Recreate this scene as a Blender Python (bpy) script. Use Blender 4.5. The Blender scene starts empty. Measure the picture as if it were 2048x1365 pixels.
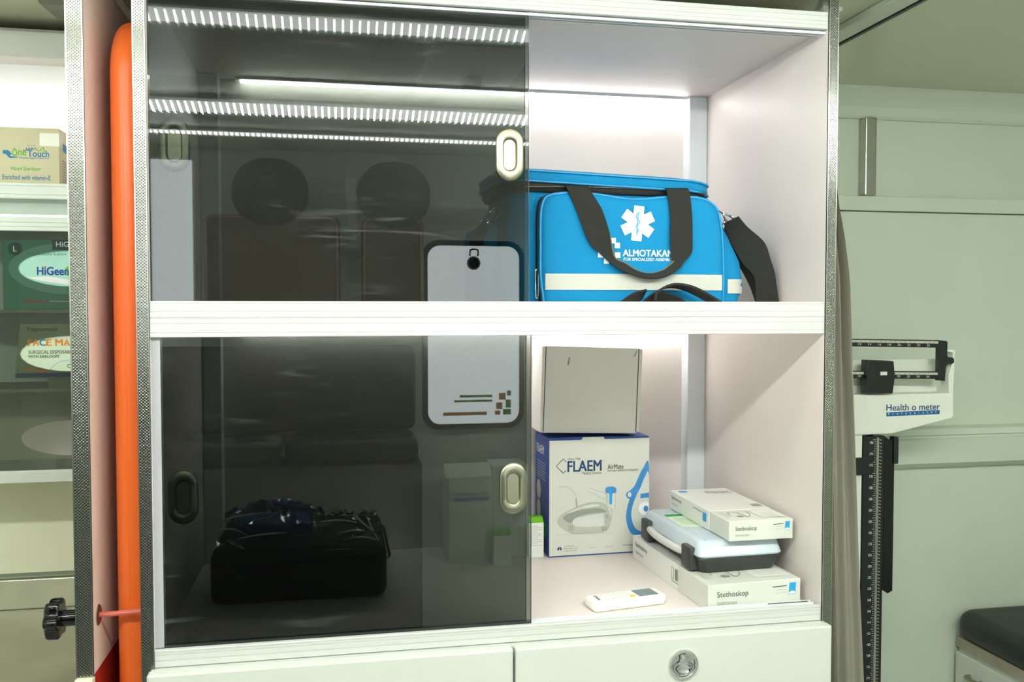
import bpy, bmesh, math, random
from mathutils import Vector, Matrix
random.seed(7)
R = math.radians
# ------------------------------------------------------------------ camera, world, exposure
sc = bpy.context.scene
C = sc.collection
cam = bpy.data.cameras.new('camera'); cam_o = bpy.data.objects.new('camera', cam); C.objects.link(cam_o)
cam.sensor_width = 36.0; cam.lens = 31.394; cam.clip_start = 0.02
cam_o.location = (0, -1.45, 1.5); cam_o.rotation_euler = (R(90 - 2.08), 0, R(-10.94))
sc.camera = cam_o
w = bpy.data.worlds.new('world'); sc.world = w; w.use_nodes = True
w.node_tree.nodes['Background'].inputs[0].default_value = (0.75, 0.85, 0.8, 1)
w.node_tree.nodes['Background'].inputs[1].default_value = 0.02
sc.view_settings.view_transform = 'Standard'; sc.view_settings.look = 'None'
sc.view_settings.exposure = 0.30; sc.view_settings.gamma = 1.0; sc.view_settings.use_curve_mapping = False
ROOM_EMIT = 225.0          # ceiling light bars, the bright segments
ROOM_DIFF = 5.5           # their milky covers
CAB_EMIT = 29.0           # cabinet light strips
WINDOW_EMIT = 5.0         # daylight on the frosted window
COL_ROOM = (0.965, 1.0, 0.93); COL_CAB = (1.0, 0.975, 0.965)
FLOOR_Z = 0.20

# ------------------------------------------------------------------ materials
def lin(c):
    return tuple(((v/255)/12.92 if v/255 <= .04045 else ((v/255+.055)/1.055)**2.4) for v in c)
MATS = {}
def mat(name, rgb, rough=.5, metal=0., var=.03, bump=0., bscale=200., spec=.5, coat=0., trans=0., sheen=0., vscale=6.):
    if name in MATS: return MATS[name]
    m = bpy.data.materials.new(name); m.use_nodes = True; MATS[name] = m
    nt = m.node_tree; b = nt.nodes['Principled BSDF']
    c = lin(rgb)
    b.inputs['Roughness'].default_value = rough; b.inputs['Metallic'].default_value = metal
    b.inputs['Specular IOR Level'].default_value = spec
    b.inputs['Coat Weight'].default_value = coat
    b.inputs['Transmission Weight'].default_value = trans
    b.inputs['Base Color'].default_value = (*c, 1)
    tc = nt.nodes.new('ShaderNodeTexCoord')
    if var > 0:
        n = nt.nodes.new('ShaderNodeTexNoise'); n.inputs['Scale'].default_value = vscale; n.inputs['Detail'].default_value = 4
        nt.links.new(tc.outputs['Object'], n.inputs['Vector'])
        r = nt.nodes.new('ShaderNodeValToRGB')
        r.color_ramp.elements[0].position = .3; r.color_ramp.elements[1].position = .7
        r.color_ramp.elements[0].color = (*[x*(1-var) for x in c], 1)
        r.color_ramp.elements[1].color = (*[min(1, x*(1+var)) for x in c], 1)
        nt.links.new(n.outputs['Fac'], r.inputs['Fac']); nt.links.new(r.outputs['Color'], b.inputs['Base Color'])
    if bump > 0:
        n2 = nt.nodes.new('ShaderNodeTexNoise'); n2.inputs['Scale'].default_value = bscale
        nt.links.new(tc.outputs['Object'], n2.inputs['Vector'])
        bp = nt.nodes.new('ShaderNodeBump'); bp.inputs['Strength'].default_value = bump; bp.inputs['Distance'].default_value = .001
        nt.links.new(n2.outputs['Fac'], bp.inputs['Height']); nt.links.new(bp.outputs['Normal'], b.inputs['Normal'])
    return m
def emit(name, col, strength):
    m = bpy.data.materials.new(name); m.use_nodes = True; nt = m.node_tree
    nt.nodes.remove(nt.nodes['Principled BSDF'])
    e = nt.nodes.new('ShaderNodeEmission'); e.inputs[0].default_value = (*col, 1); e.inputs[1].default_value = strength
    nt.links.new(e.outputs[0], nt.nodes['Material Output'].inputs[0]); MATS[name] = m; return m
def math_node(nt, op, a, b=None):
    n = nt.nodes.new('ShaderNodeMath'); n.operation = op
    for i, v in enumerate((a, b)):
        if v is None: continue
        if isinstance(v, (int, float)): n.inputs[i].default_value = v
        else: nt.links.new(v, n.inputs[i])
    return n.outputs[0]
def tinted(name, tint, smear=.0):
    m = bpy.data.materials.new(name); m.use_nodes = True; nt = m.node_tree; MATS[name] = m
    nt.nodes.remove(nt.nodes['Principled BSDF'])
    t = nt.nodes.new('ShaderNodeBsdfTransparent'); t.inputs[0].default_value = (*tint, 1)
    g = nt.nodes.new('ShaderNodeBsdfGlossy'); g.inputs['Roughness'].default_value = .0; g.inputs[0].default_value = (1, 1, 1, 1)
    f = nt.nodes.new('ShaderNodeFresnel'); f.inputs[0].default_value = 1.5
    mx = nt.nodes.new('ShaderNodeMixShader')
    nt.links.new(f.outputs[0], mx.inputs[0]); nt.links.new(t.outputs[0], mx.inputs[1]); nt.links.new(g.outputs[0], mx.inputs[2])
    out = mx.outputs[0]
    if smear > 0:   # wiping marks and dust left on the pane
        tc = nt.nodes.new('ShaderNodeTexCoord')
        mp = nt.nodes.new('ShaderNodeMapping'); mp.inputs['Scale'].default_value = (3, 1, 26); mp.inputs['Rotation'].default_value = (0, .12, 0)
        nt.links.new(tc.outputs['Object'], mp.inputs['Vector'])
        n1 = nt.nodes.new('ShaderNodeTexNoise'); n1.inputs['Scale'].default_value = 2.2; n1.inputs['Detail'].default_value = 8; n1.inputs['Distortion'].default_value = 1.2
        nt.links.new(mp.outputs[0], n1.inputs['Vector'])
        n2 = nt.nodes.new('ShaderNodeTexNoise'); n2.inputs['Scale'].default_value = 5; n2.inputs['Detail'].default_value = 3
        nt.links.new(tc.outputs['Object'], n2.inputs['Vector'])
        a = math_node(nt, 'MULTIPLY', math_node(nt, 'MAXIMUM', math_node(nt, 'SUBTRACT', n1.outputs['Fac'], .54), 0), 5.)
        b = math_node(nt, 'MULTIPLY', math_node(nt, 'MAXIMUM', math_node(nt, 'SUBTRACT', n2.outputs['Fac'], .5), 0), 5.)
        fac = math_node(nt, 'MINIMUM', math_node(nt, 'MULTIPLY', math_node(nt, 'MULTIPLY', a, b), smear), .12)
        d = nt.nodes.new('ShaderNodeBsdfDiffuse'); d.inputs[0].default_value = (.55, .6, .58, 1)
        m2 = nt.nodes.new('ShaderNodeMixShader')
        nt.links.new(fac, m2.inputs[0]); nt.links.new(out, m2.inputs[1]); nt.links.new(d.outputs[0], m2.inputs[2]); out = m2.outputs[0]
    nt.links.new(out, nt.nodes['Material Output'].inputs[0]); return m
def embossed_steel(name, rgb, rough, pitch=(.0050, .0046)):
    m = mat(name, rgb, rough, 1., var=0); nt = m.node_tree; b = nt.nodes['Principled BSDF']
    tc = nt.nodes.new('ShaderNodeTexCoord'); sp = nt.nodes.new('ShaderNodeSeparateXYZ'); nt.links.new(tc.outputs['Object'], sp.inputs[0])
    sx = math_node(nt, 'SINE', math_node(nt, 'MULTIPLY', sp.outputs['X'], 2*math.pi/pitch[0]))
    sz = math_node(nt, 'SINE', math_node(nt, 'MULTIPLY', sp.outputs['Z'], 2*math.pi/pitch[1]))
    h = math_node(nt, 'MULTIPLY', sx, sz)
    hm = math_node(nt, 'MAXIMUM', h, 0)
    bp = nt.nodes.new('ShaderNodeBump'); bp.inputs['Strength'].default_value = .55; bp.inputs['Distance'].default_value = .0006
    nt.links.new(hm, bp.inputs['Height']); nt.links.new(bp.outputs['Normal'], b.inputs['Normal'])
    cr = nt.nodes.new('ShaderNodeValToRGB'); c = lin(rgb)
    cr.color_ramp.elements[0].position = .1; cr.color_ramp.elements[1].position = .5
    cr.color_ramp.elements[0].color = (*c, 1); cr.color_ramp.elements[1].color = (*[x*.62 for x in c], 1)
    nt.links.new(hm, cr.inputs['Fac']); nt.links.new(cr.outputs['Color'], b.inputs['Base Color'])
    return m
def woven(name, rgb, rough=.75, pitch=.0022, strength=.4, spec=.35):
    m = mat(name, rgb, rough, 0, var=.05, spec=spec); nt = m.node_tree; b = nt.nodes['Principled BSDF']
    tc = nt.nodes.new('ShaderNodeTexCoord'); sp = nt.nodes.new('ShaderNodeSeparateXYZ'); nt.links.new(tc.outputs['Object'], sp.inputs[0])
    k = 2*math.pi/pitch
    xy = math_node(nt, 'ADD', sp.outputs['X'], sp.outputs['Y'])
    h = math_node(nt, 'MULTIPLY', math_node(nt, 'SINE', math_node(nt, 'MULTIPLY', math_node(nt, 'ADD', xy, sp.outputs['Z']), k)),
                  math_node(nt, 'SINE', math_node(nt, 'MULTIPLY', math_node(nt, 'SUBTRACT', xy, sp.outputs['Z']), k)))
    bp = nt.nodes.new('ShaderNodeBump'); bp.inputs['Strength'].default_value = strength; bp.inputs['Distance'].default_value = .0006
    nt.links.new(h, bp.inputs['Height']); nt.links.new(bp.outputs['Normal'], b.inputs['Normal']); return m

M_WALL = mat('wall_laminate', (198, 208, 191), .35, var=.02)
M_CEIL = mat('ceiling_laminate', (200, 203, 178), .22, var=.02)
M_FLOOR = mat('floor_vinyl', (168, 170, 164), .5, var=.12, vscale=30)
M_LAM = mat('cabinet_laminate', (227, 218, 212), .42, var=.015)
M_PANEL = mat('partition_laminate', (222, 205, 194), .5, var=.02)
M_RAIL = mat('white_rail', (202, 205, 200), .35, var=.01)
M_DRAW = mat('drawer_lacquer', (205, 210, 201), .3, var=.01)
M_ALU = mat('aluminium_white', (225, 230, 232), .35, var=.01)
M_STEEL = embossed_steel('embossed_steel', (150, 152, 146), .2)
M_BRUSH = mat('brushed_steel', (180, 180, 174), .3, 1., var=.06)
M_NICKEL = mat('satin_nickel', (158, 156, 136), .36, 1., var=.04)
M_CHROME = mat('chrome', (225, 228, 230), .06, 1., var=0)
M_GLASS = tinted('tinted_glass', (.56, .59, .57), .15)
M_GLASS2 = tinted('tinted_glass_inner', (.56, .59, .57), .0)
M_ACRYL = tinted('smoked_acrylic', (.70, .73, .69))
M_EDGE = mat('glass_edge', (70, 80, 76), .2, var=0)
M_BLK = mat('black_plastic', (22, 24, 24), .4, var=.05)
M_BLKG = mat('black_gloss', (12, 13, 13), .12, var=0)
M_ORANGE = mat('orange_polyethylene', (230, 106, 40), .38, var=.04, bump=.1, bscale=300)
M_RED = mat('red_paint', (170, 40, 20), .5)
M_STRAP = mat('red_rubber', (200, 100, 82), .5)
M_BAG = woven('blue_nylon', (0, 136, 190))
M_BAGP = mat('blue_piping', (0, 140, 196), .45)
M_WEB = woven('black_webbing', (42, 43, 38), .7, .0016, .5)
M_ZIP = mat('zipper_tape', (36, 37, 33), .6, bump=.6, bscale=900)
M_SILV = woven('reflective_tape', (196, 198, 186), .45, .0012, .2)
M_WHITE = mat('white_print', (244, 246, 246), .6, var=0)
M_CARD = mat('white_card', (212, 214, 203), .6, var=.02)
M_CARD2 = mat('grey_card', (234, 234, 226), .65, var=.03, bump=.15, bscale=120)
M_STETH = mat('glossy_white_card', (232, 234, 228), .35, var=.015)
M_STETH2 = mat('printed_card_band', (214, 217, 206), .35, var=.03)
M_NAVY = mat('navy_print', (20, 62, 112), .5, var=0)
M_BLUE = mat('blue_card', (26, 72, 150), .4, var=.05)
M_CYAN = mat('cyan_print', (36, 160, 220), .5, var=0)
M_MASKB = mat('mask_blue_print', (60, 140, 205), .5, var=.12, vscale=40)
M_G1 = mat('grey_print', (186, 190, 178), .5, var=.06, vscale=60)
M_G2 = mat('mid_grey_print', (150, 155, 146), .5, var=.05)
M_DG = mat('dark_print', (66, 72, 70), .5, var=0)
M_PALE = mat('pale_print', (214, 218, 210), .5, var=.04, vscale=50)
M_LGREEN = mat('lime_print', (110, 190, 30), .5, var=0)
M_GREEN = mat('green_print', (20, 150, 80), .5, var=0)
M_LIDPL = mat('milky_blue_plastic', (194, 208, 216), .25, var=.05, vscale=14, coat=.2)
M_HANDL = mat('pale_grey_plastic', (205, 207, 202), .4)
M_GRY = mat('charcoal_plastic', (50, 52, 52), .45, bump=.2, bscale=400)
M_REMOTE = mat('remote_plastic', (246, 246, 238), .35, var=0)
M_LCD = mat('lcd_screen', (126, 142, 142), .2, var=.1, vscale=60)
M_YEL = mat('yellow_button', (250, 200, 20), .4, var=0)
M_CREAM = mat('cream_card', (222, 216, 180), .5, var=.02)
M_TEAL = mat('teal_card', (60, 150, 128), .45, var=.05)
M_TEALP = mat('pale_teal_card', (176, 228, 214), .45, var=.08, vscale=15)
M_OLIVE = mat('olive_card', (150, 160, 130), .5, var=.03)
M_PGREEN = mat('pale_green_card', (216, 234, 206), .5, var=.04)
M_ORP = mat('orange_print', (232, 140, 40), .5, var=0)
M_CURT = mat('curtain_cloth', (132, 130, 116), .85, var=.05, bump=.3, bscale=500)
M_CUSH = mat('black_vinyl', (26, 34, 32), .45, var=.08, bump=.3, bscale=500)
M_WOOD = mat('grey_ply_edge', (158, 152, 132), .6, var=.1, vscale=25)
M_BROWN = mat('brown_vinyl', (100, 76, 62), .5, var=.08)
M_FILM = tinted('plastic_film', (.95, .96, .96))
M_SCALE = mat('white_enamel', (220, 226, 212), .35, var=.015)
M_LED = emit('room_led', COL_ROOM, ROOM_EMIT); M_LED1 = emit('front_room_led', COL_ROOM, ROOM_EMIT*.11); M_LEDC = emit('room_led_cover', COL_ROOM, ROOM_DIFF)
M_CLED = emit('cabinet_led', COL_CAB, CAB_EMIT)
M_WIN = emit('frosted_daylight', (.92, .98, 1.0), WINDOW_EMIT)

# ------------------------------------------------------------------ helpers
def tag(o, label=None, cat=None, group=None, kind=None):
    for k, v in (('label', label), ('category', cat), ('group', group), ('kind', kind)):
        if v: o[k] = v
    return o
def thing(name, label, cat, loc=(0, 0, 0), rot=(0, 0, 0), group=None):
    o = bpy.data.objects.new(name, None); C.objects.link(o); o.empty_display_size = .03
    o.location = loc; o.rotation_euler = rot
    return tag(o, label, cat, group)
def root_matrix(p):
    while p.parent: p = p.parent
    return Matrix.LocRotScale(p.location, p.rotation_euler, None)
def obj(name, bm, m, parent=None, smooth=False, local=False, kind=None):
    """one mesh object; vertices are given in world metres unless local=True"""
    bmesh.ops.recalc_face_normals(bm, faces=bm.faces)
    if parent and not local: bm.transform(root_matrix(parent).inverted())
    me = bpy.data.meshes.new(name); bm.to_mesh(me); bm.free()
    if smooth:
        for p in me.polygons: p.use_smooth = True
        try: me.set_sharp_from_angle(angle=R(40))
        except Exception: pass
    me.materials.append(m if not isinstance(m, str) else MATS[m])
    o = bpy.data.objects.new(name, me); C.objects.link(o)
    if parent: o.parent = parent
    if kind: o['kind'] = kind
    return o
def struct(name, bm, m, parent=None):
    o = obj(name, bm, m, parent)
    if not parent: o['kind'] = 'structure'
    return o
def bx(x0, x1, y0, y1, z0, z1, bev=0., seg=2, bm=None):
    b2 = bmesh.new(); bmesh.ops.create_cube(b2, size=1)
    for v in b2.verts: v.co = Vector(((x0+x1)/2+v.co.x*(x1-x0), (y0+y1)/2+v.co.y*(y1-y0), (z0+z1)/2+v.co.z*(z1-z0)))
    if bev > 0: bmesh.ops.bevel(b2, geom=list(b2.edges), offset=bev, segments=seg, profile=.5, affect='EDGES')
    if bm is None: return b2
    me = bpy.data.meshes.new('t'); b2.to_mesh(me); b2.free(); bm.from_mesh(me); bpy.data.meshes.remove(me); return bm
def prism(poly, fn, d0, d1, bev=0):
    """poly: 2D outline; fn(a, b, d) -> point; extruded from d0 to d1"""
    bm = bmesh.new()
    A = [bm.verts.new(fn(a, b, d0)) for a, b in poly]; B = [bm.verts.new(fn(a, b, d1)) for a, b in poly]
    n = len(poly); bm.faces.new(A); bm.faces.new(B[::-1])
    for i in range(n): bm.faces.new((A[i], A[(i+1) % n], B[(i+1) % n], B[i]))
    if bev: bmesh.ops.bevel(bm, geom=list(bm.edges), offset=bev, segments=2, profile=.5, affect='EDGES')
    return bm
XZ = lambda a, b, d: (a, d, b)      # outline in x,z extruded along y
YZ = lambda a, b, d: (d, a, b)      # outline in y,z extruded along x
XY = lambda a, b, d: (a, b, d)
def smooth_pts(P, k=4, closed=False):
    P = [Vector(p) for p in P]; n = len(P); out = []
    for i in range(n if closed else n-1):
        g = (lambda j: P[j % n]) if closed else (lambda j: P[max(0, min(n-1, j))])
        p0, p1, p2, p3 = g(i-1), g(i), g(i+1), g(i+2)
        for t in range(k):
            t /= k
            out.append(.5*((2*p1)+(p2-p0)*t+(2*p0-5*p1+4*p2-p3)*t*t+(3*p1-p0-3*p2+p3)*t**3))
    if not closed: out.append(P[-1])
    return out
def tube(P, r, seg=8, closed=False, bm=None):
    bm = bm or bmesh.new(); P = [Vector(p) for p in P]; n = len(P); rings = []
    prev = None
    for i, p in enumerate(P):
        if closed: t = P[(i+1) % n]-P[i-1]
        else: t = P[min(i+1, n-1)]-P[max(i-1, 0)]
        t.normalize()
        a = prev if prev is not None else (Vector((0, 0, 1)) if abs(t.z) < .9 else Vector((1, 0, 0)))
        u = (a-t*a.dot(t)).normalized(); v = t.cross(u); prev = u
        rr = r[i] if isinstance(r, (list, tuple)) else r
        rings.append([bm.verts.new(p+rr*(math.cos(2*math.pi*k/seg)*u+math.sin(2*math.pi*k/seg)*v)) for k in range(seg)])
    m = n if closed else n-1
    for i in range(m):
        A, B = rings[i], rings[(i+1) % n]
        for k in range(seg): bm.faces.new((A[k], A[(k+1) % seg], B[(k+1) % seg], B[k]))
    if not closed: bm.faces.new(rings[0][::-1]); bm.faces.new(rings[-1])
    return bm
def ribbon(LP, RP, th=.0016, k=4, out=Vector((0, -1, 0))):
    """webbing: left and right edge points, thickness th"""
    A = smooth_pts(LP, k); B = smooth_pts(RP, k); bm = bmesh.new(); rows = []
    for i, (a, b) in enumerate(zip(A, B)):
        t = (A[min(i+1, len(A)-1)]-A[max(i-1, 0)])+(B[min(i+1, len(A)-1)]-B[max(i-1, 0)])
        n = t.cross(b-a)
        n = n.normalized() if n.length > 1e-9 else out
        if n.dot(out) < 0: n = -n
        rows.append([bm.verts.new(q) for q in (a+n*th/2, b+n*th/2, b-n*th/2, a-n*th/2)])
    for r0, r1 in zip(rows, rows[1:]):
        for k2 in range(4): bm.faces.new((r0[k2], r0[(k2+1) % 4], r1[(k2+1) % 4], r1[k2]))
    bm.faces.new(rows[0][::-1]); bm.faces.new(rows[-1]); return bm
def lathe(profile, seg=32, M=None):
    """profile (r, h) round local z, then M"""
    bm = bmesh.new(); rows = []
    for r, h in profile:
        rows.append([bm.verts.new((r*math.cos(2*math.pi*k/seg), r*math.sin(2*math.pi*k/seg), h)) for k in range(seg)] if r > 1e-6 else [bm.verts.new((0, 0, h))])
    for a, b in zip(rows, rows[1:]):
        for k in range(seg):
            q = [a[k % len(a)], a[(k+1) % len(a)], b[(k+1) % len(b)], b[k % len(b)]]
            q2 = []
            [q2.append(x) for x in q if x not in q2]
            if len(q2) > 2: bm.faces.new(q2)
    if M is not None: bm.transform(M)
    return bm
def rrect(w, h, r, seg=6):
    pts = []
    for cx, cy, a0 in ((w/2-r, h/2-r, 0), (-w/2+r, h/2-r, 90), (-w/2+r, -h/2+r, 180), (w/2-r, -h/2+r, 270)):
        for k in range(seg+1):
            a = R(a0+90*k/seg); pts.append((cx+r*math.cos(a), cy+r*math.sin(a)))
    return pts
def pillow(w, h, t, rc, re, M, seg=7, es=5):
    """rounded slab: width w (x), height h (z), thickness t (y), corner radius rc, edge radius re"""
    bm = bmesh.new(); rings = []
    lay = [(R(90*k/es), -1) for k in range(es+1)] + [(R(90-90*k/es), 1) for k in range(es+1)]
    for th, s in lay:
        ins = re*(1-math.sin(th)); y = s*(t/2-re+re*math.cos(th))
        rings.append([bm.verts.new(M @ Vector((a, y, b))) for a, b in rrect(w-2*ins, h-2*ins, max(rc-ins, .0005), seg)])
    n = len(rings[0])
    for A, B in zip(rings, rings[1:]):
        for k in range(n): bm.faces.new((A[k], A[(k+1) % n], B[(k+1) % n], B[k]))
    bm.faces.new(rings[0]); bm.faces.new(rings[-1][::-1]); return bm
T3 = lambda x, y, z: Matrix.Translation((x, y, z))
def stadium(w, h, seg=10):
    r = w/2; pts = []
    for k in range(seg+1): a = math.pi*k/seg; pts.append((r*math.cos(a), h/2-r+r*math.sin(a)))
    for k in range(seg+1): a = math.pi+math.pi*k/seg; pts.append((r*math.cos(a), -h/2+r+r*math.sin(a)))
    return pts

TXT = {}
def text_data(s, bold):
    if (s, bold) not in TXT:
        cu = bpy.data.curves.new('txt', 'FONT'); cu.body = s; cu.size = 1; cu.offset = bold; cu.resolution_u = 3
        o = bpy.data.objects.new('txt', cu); C.objects.link(o)
        dg = bpy.context.evaluated_depsgraph_get(); me = bpy.data.meshes.new_from_object(o.evaluated_get(dg))
        V = [v.co.copy() for v in me.vertices]; F = [list(p.vertices) for p in me.polygons]
        bpy.data.objects.remove(o); bpy.data.curves.remove(cu); bpy.data.meshes.remove(me)
        TXT[(s, bold)] = (V, F)
    return TXT[(s, bold)]
class Face:
    """a flat printed side of a thing: o = lower left corner, r/u = unit vectors, w x h metres;
    print is laid out in the measuring grid given by the four corners of `quad` (TL, TR, BR, BL)"""
    def __init__(s, T, o, r, u, w, h, quad=None, local=True):
        s.T, s.o, s.r, s.u, s.w, s.h, s.q, s.local = T, Vector(o), Vector(r).normalized(), Vector(u).normalized(), w, h, quad, local
        s.n = s.r.cross(s.u)
    def ab(s, p):
        if not s.q: return p
        TL, TR, BR, BL = [Vector(c) for c in s.q]; P = Vector(p); a, b = .5, .5
        for _ in range(8):
            f = BL*(1-a)*(1-b)+BR*a*(1-b)+TL*(1-a)*b+TR*a*b-P
            fa = (BR-BL)*(1-b)+(TR-TL)*b; fb = (TL-BL)*(1-a)+(TR-BR)*a
            det = fa.x*fb.y-fa.y*fb.x
            a -= (f.x*fb.y-f.y*fb.x)/det; b -= (fa.x*f.y-fa.y*f.x)/det
        return (a*s.w, b*s.h)
    def pt(s, ab, lay): return s.o+s.r*ab[0]+s.u*ab[1]+s.n*(.00025*lay)
    def poly(s, pts, m, name='print', lay=1, smooth=0, lim=None):
        P = [s.ab(p) for p in pts]
        if smooth: P = [(q.x, q.y) for q in smooth_pts([(a, b, 0) for a, b in P], smooth, True)]
        if lim: P = [(min(a, lim), b) for a, b in P]
        bm = bmesh.new(); bm.faces.new([bm.verts.new(s.pt(p, lay)) for p in P]); bm.normal_update()
        bmesh.ops.triangulate(bm, faces=bm.faces[:])
        return s.fin(name, bm, m)
    def fin(s, name, bm, m):
        for f in bm.faces:
            f.normal_update()
        if not s.local: bm.transform(root_matrix(s.T).inverted())
        me = bpy.data.meshes.new(name); bm.to_mesh(me); bm.free(); me.materials.append(m)
        o = bpy.data.objects.new(name, me); C.objects.link(o); o.parent = s.T; return o
    def rect(s, u0, v0, u1, v1, m, name='print', lay=1): return s.poly([(u0, v0), (u1, v0), (u1, v1), (u0, v1)], m, name, lay)
    def ell(s, cu, cv, ru, rv, m, name='print', lay=1, n=24):
        return s.poly([(cu+ru*math.cos(2*math.pi*k/n), cv+rv*math.sin(2*math.pi*k/n)) for k in range(n)], m, name, lay)
    def stroke(s, pts, wd, m, name='print_line', lay=2, closed=False, bm=None, smooth=0):
        P = [Vector(s.ab(p)) for p in pts]
        if smooth: P = [Vector((q.x, q.y)) for q in smooth_pts([(p.x, p.y, 0) for p in P], smooth, closed)]
        own = bm is None; bm = bm or bmesh.new(); n = len(P)
        rng = range(n if closed else n-1); L = []
        for i in range(n):
            t = (P[(i+1) % n]-P[i-1]) if closed else (P[min(i+1, n-1)]-P[max(i-1, 0)])
            nn = Vector((-t.y, t.x)).normalized()*wd/2
            L.append((bm.verts.new(s.pt(P[i]+nn, lay)), bm.verts.new(s.pt(P[i]-nn, lay))))
        for i in rng:
            a, b = L[i], L[(i+1) % n]; bm.faces.new((a[0], a[1], b[1], b[0]))
        return s.fin(name, bm, m) if own else bm
    def strokes(s, lst, wd, m, name='print_line', lay=2):
        bm = bmesh.new()
        for pts in lst: s.stroke(pts, wd, m, lay=lay, bm=bm)
        return s.fin(name, bm, m)
    def text(s, t, u0, v0, u1, v1, m, bold=0., name='lettering', lay=2, flip=False):
        V, F = text_data(t, 0)
        if not V: return
        a0, b0 = s.ab((u0, v1)); a1, b1 = s.ab((u1, v0))
        x0 = min(v.x for v in V); x1 = max(v.x for v in V); y0 = min(v.y for v in V); y1 = max(v.y for v in V)
        bm = bmesh.new()
        kx = (a1-a0)/(x1-x0); ky = (b1-b0)/(y1-y0)
        # heavier faces: the letter is laid down several times, slightly shifted
        sh = [(0, 0)] if bold < .006 else [(dx, dy) for dx in (-1, 1) for dy in (-1, 1)]+[(0, 0)]
        for q, (dx, dy) in enumerate(sh):
            vs = []
            for v in V:
                fx = (v.x-x0)/(x1-x0); fy = (v.y-y0)/(y1-y0)
                if flip: fx, fy = 1-fx, 1-fy
                vs.append(bm.verts.new(s.pt((a0+(a1-a0)*fx+dx*bold*kx, b0+(b1-b0)*fy+dy*bold*ky*.6), lay+.04*q)))
            for f in F:
                try: bm.faces.new([vs[i] for i in f])
                except ValueError: pass
        return s.fin(name, bm, m)

# ================================================================== THE ROOM
struct('floor', bx(-1.3, 2.6, -1.75, .62, FLOOR_Z-.05, FLOOR_Z), M_FLOOR)
struct('ceiling', bx(-1.3, 2.6, -1.75, .62, 2.05, 2.09), M_CEIL)
struct('wall_back', bx(-1.3, 2.6, .62, .66, FLOOR_Z-.05, 2.09), M_WALL)
struct('wall_front', bx(-1.3, 2.6, -1.79, -1.75, FLOOR_Z-.05, 2.09), mat('front_wall_laminate', (232, 236, 226), .4, var=.02))
struct('wall_left', bx(-1.34, -1.3, -1.79, .66, FLOOR_Z-.05, 2.09), M_WALL)
struct('wall_right', bx(2.6, 2.64, -1.79, .66, FLOOR_Z-.05, 2.09), M_WALL)
# cove between ceiling and far wall, right of the cabinet
cv = struct('trim_1', prism([(.62, 1.979), (.612, 1.979), (.606, 1.986), (.596, 2.006), (.572, 2.034), (.566, 2.042), (.566, 2.05), (.62, 2.05)], YZ, .866, 2.598), M_WALL)
# wall lining with cap band
ln = struct('trim_2', bx(.868, 2.598, .604, .62, FLOOR_Z, 1.744), M_WALL)
struct('trim_3', bx(.868, 2.598, .598, .62, 1.747, 1.784, .002), M_WALL)
# chair rail
struct('trim_4', prism([(.604, 1.086), (.590, 1.092), (.576, 1.104), (.574, 1.165), (.580, 1.168), (.580, 1.174), (.574, 1.177), (.576, 1.192), (.604, 1.197)], YZ, .868, 2.598), M_WALL)
struct('trim_5', bx(.953, .996, -1.74, .56, 2.036, 2.05, .003), M_WALL)
struct('trim_6', bx(.996, 1.004, -1.74, .56, 2.034, 2.05), M_BLK)
tag(obj('wall_post', bx(1.295, 1.326, .590, .62, 1.784, 1.979, .003), M_BRUSH), 'short steel upright on the wall above the weighing scale', 'post')
# ceiling hatch, seen mirrored in the upper glass
t = thing('ceiling_hatch', 'square pale hatch on the ceiling, mirrored in the upper glass pane', 'hatch', (.30, -.58, 2.05))
obj('hatch_panel', bx(.19, .41, -.77, -.40, 2.040, 2.05, .003), mat('hatch_lacquer', (235, 222, 214), .5), t)
obj('knob', bx(.29, .33, -.66, -.60, 2.015, 2.04, .006), M_BLK, t)
# small grey bracket on the ceiling, upper left
t = thing('ceiling_bracket', 'small grey wedge-shaped bracket on the ceiling above the white shelf', 'bracket', (-.47, .30, 2.05))
obj('plate', bx(-.515, -.455, .20, .36, 2.043, 2.05, .001), M_BRUSH, t)
obj('wedge', prism([(.21, 2.043), (.35, 2.043), (.35, 2.036), (.25, 2.030)], YZ, -.508, -.462), mat('grey_metal', (120, 124, 112), .5), t)

# ---- ceiling light bars (mirrored as ribbed bands in the upper glass)
def light_bar(label, yc, x0, x1, pitch, ry, rz, wide, half, m):
    """a housing with a row of slanted prismatic segments below it"""
    t = thing('ceiling_light_bar', label, 'light', ((x0+x1)/2, yc, 2.05), group='ceiling light bars')
    obj('housing', bx(x0, x1, yc-half, yc+half, 2.042, 2.05, .003), M_ALU, t)
    obj('cover', prism([(ry/2+.004, -.0078), (ry/2+.002, -.0095), (-ry/2, -.0105-rz), (-ry/2-.004, -.0095-rz), (-ry/2-.004, -.0078)], lambda a, b, d: (d, yc+a, 2.05+b), x0+.01, x1-.01), M_LEDC, t)
    n = int((x1-x0-.03)/pitch); me = None; rest = bmesh.new()
    P = [(ry/2+.001, -.0090), (ry/2, -.0108), (-ry/2, -.0118-rz), (-ry/2, -.0100-rz)]
    for i in range(n):
        x = x0+.015+pitch*(i+.5)
        if -.45 < x < .75:
            if me is None:
                o = obj('led_segment', prism(P, YZ, -wide/2, wide/2), m, t, local=True); me = o.data
            else:
                o = bpy.data.objects.new('led_segment', me); C.objects.link(o); o.parent = t
            o.location = (x-(x0+x1)/2, 0, 0)
        else:
            b2 = prism([(a, b) for a, b in P], lambda a, b, d: (d, yc+a, 2.05+b), x-wide/2, x+wide/2)
            mm = bpy.data.meshes.new('t'); b2.to_mesh(mm); b2.free(); rest.from_mesh(mm); bpy.data.meshes.remove(mm)
    obj('led_row', rest, m, t, kind='stuff')
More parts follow.
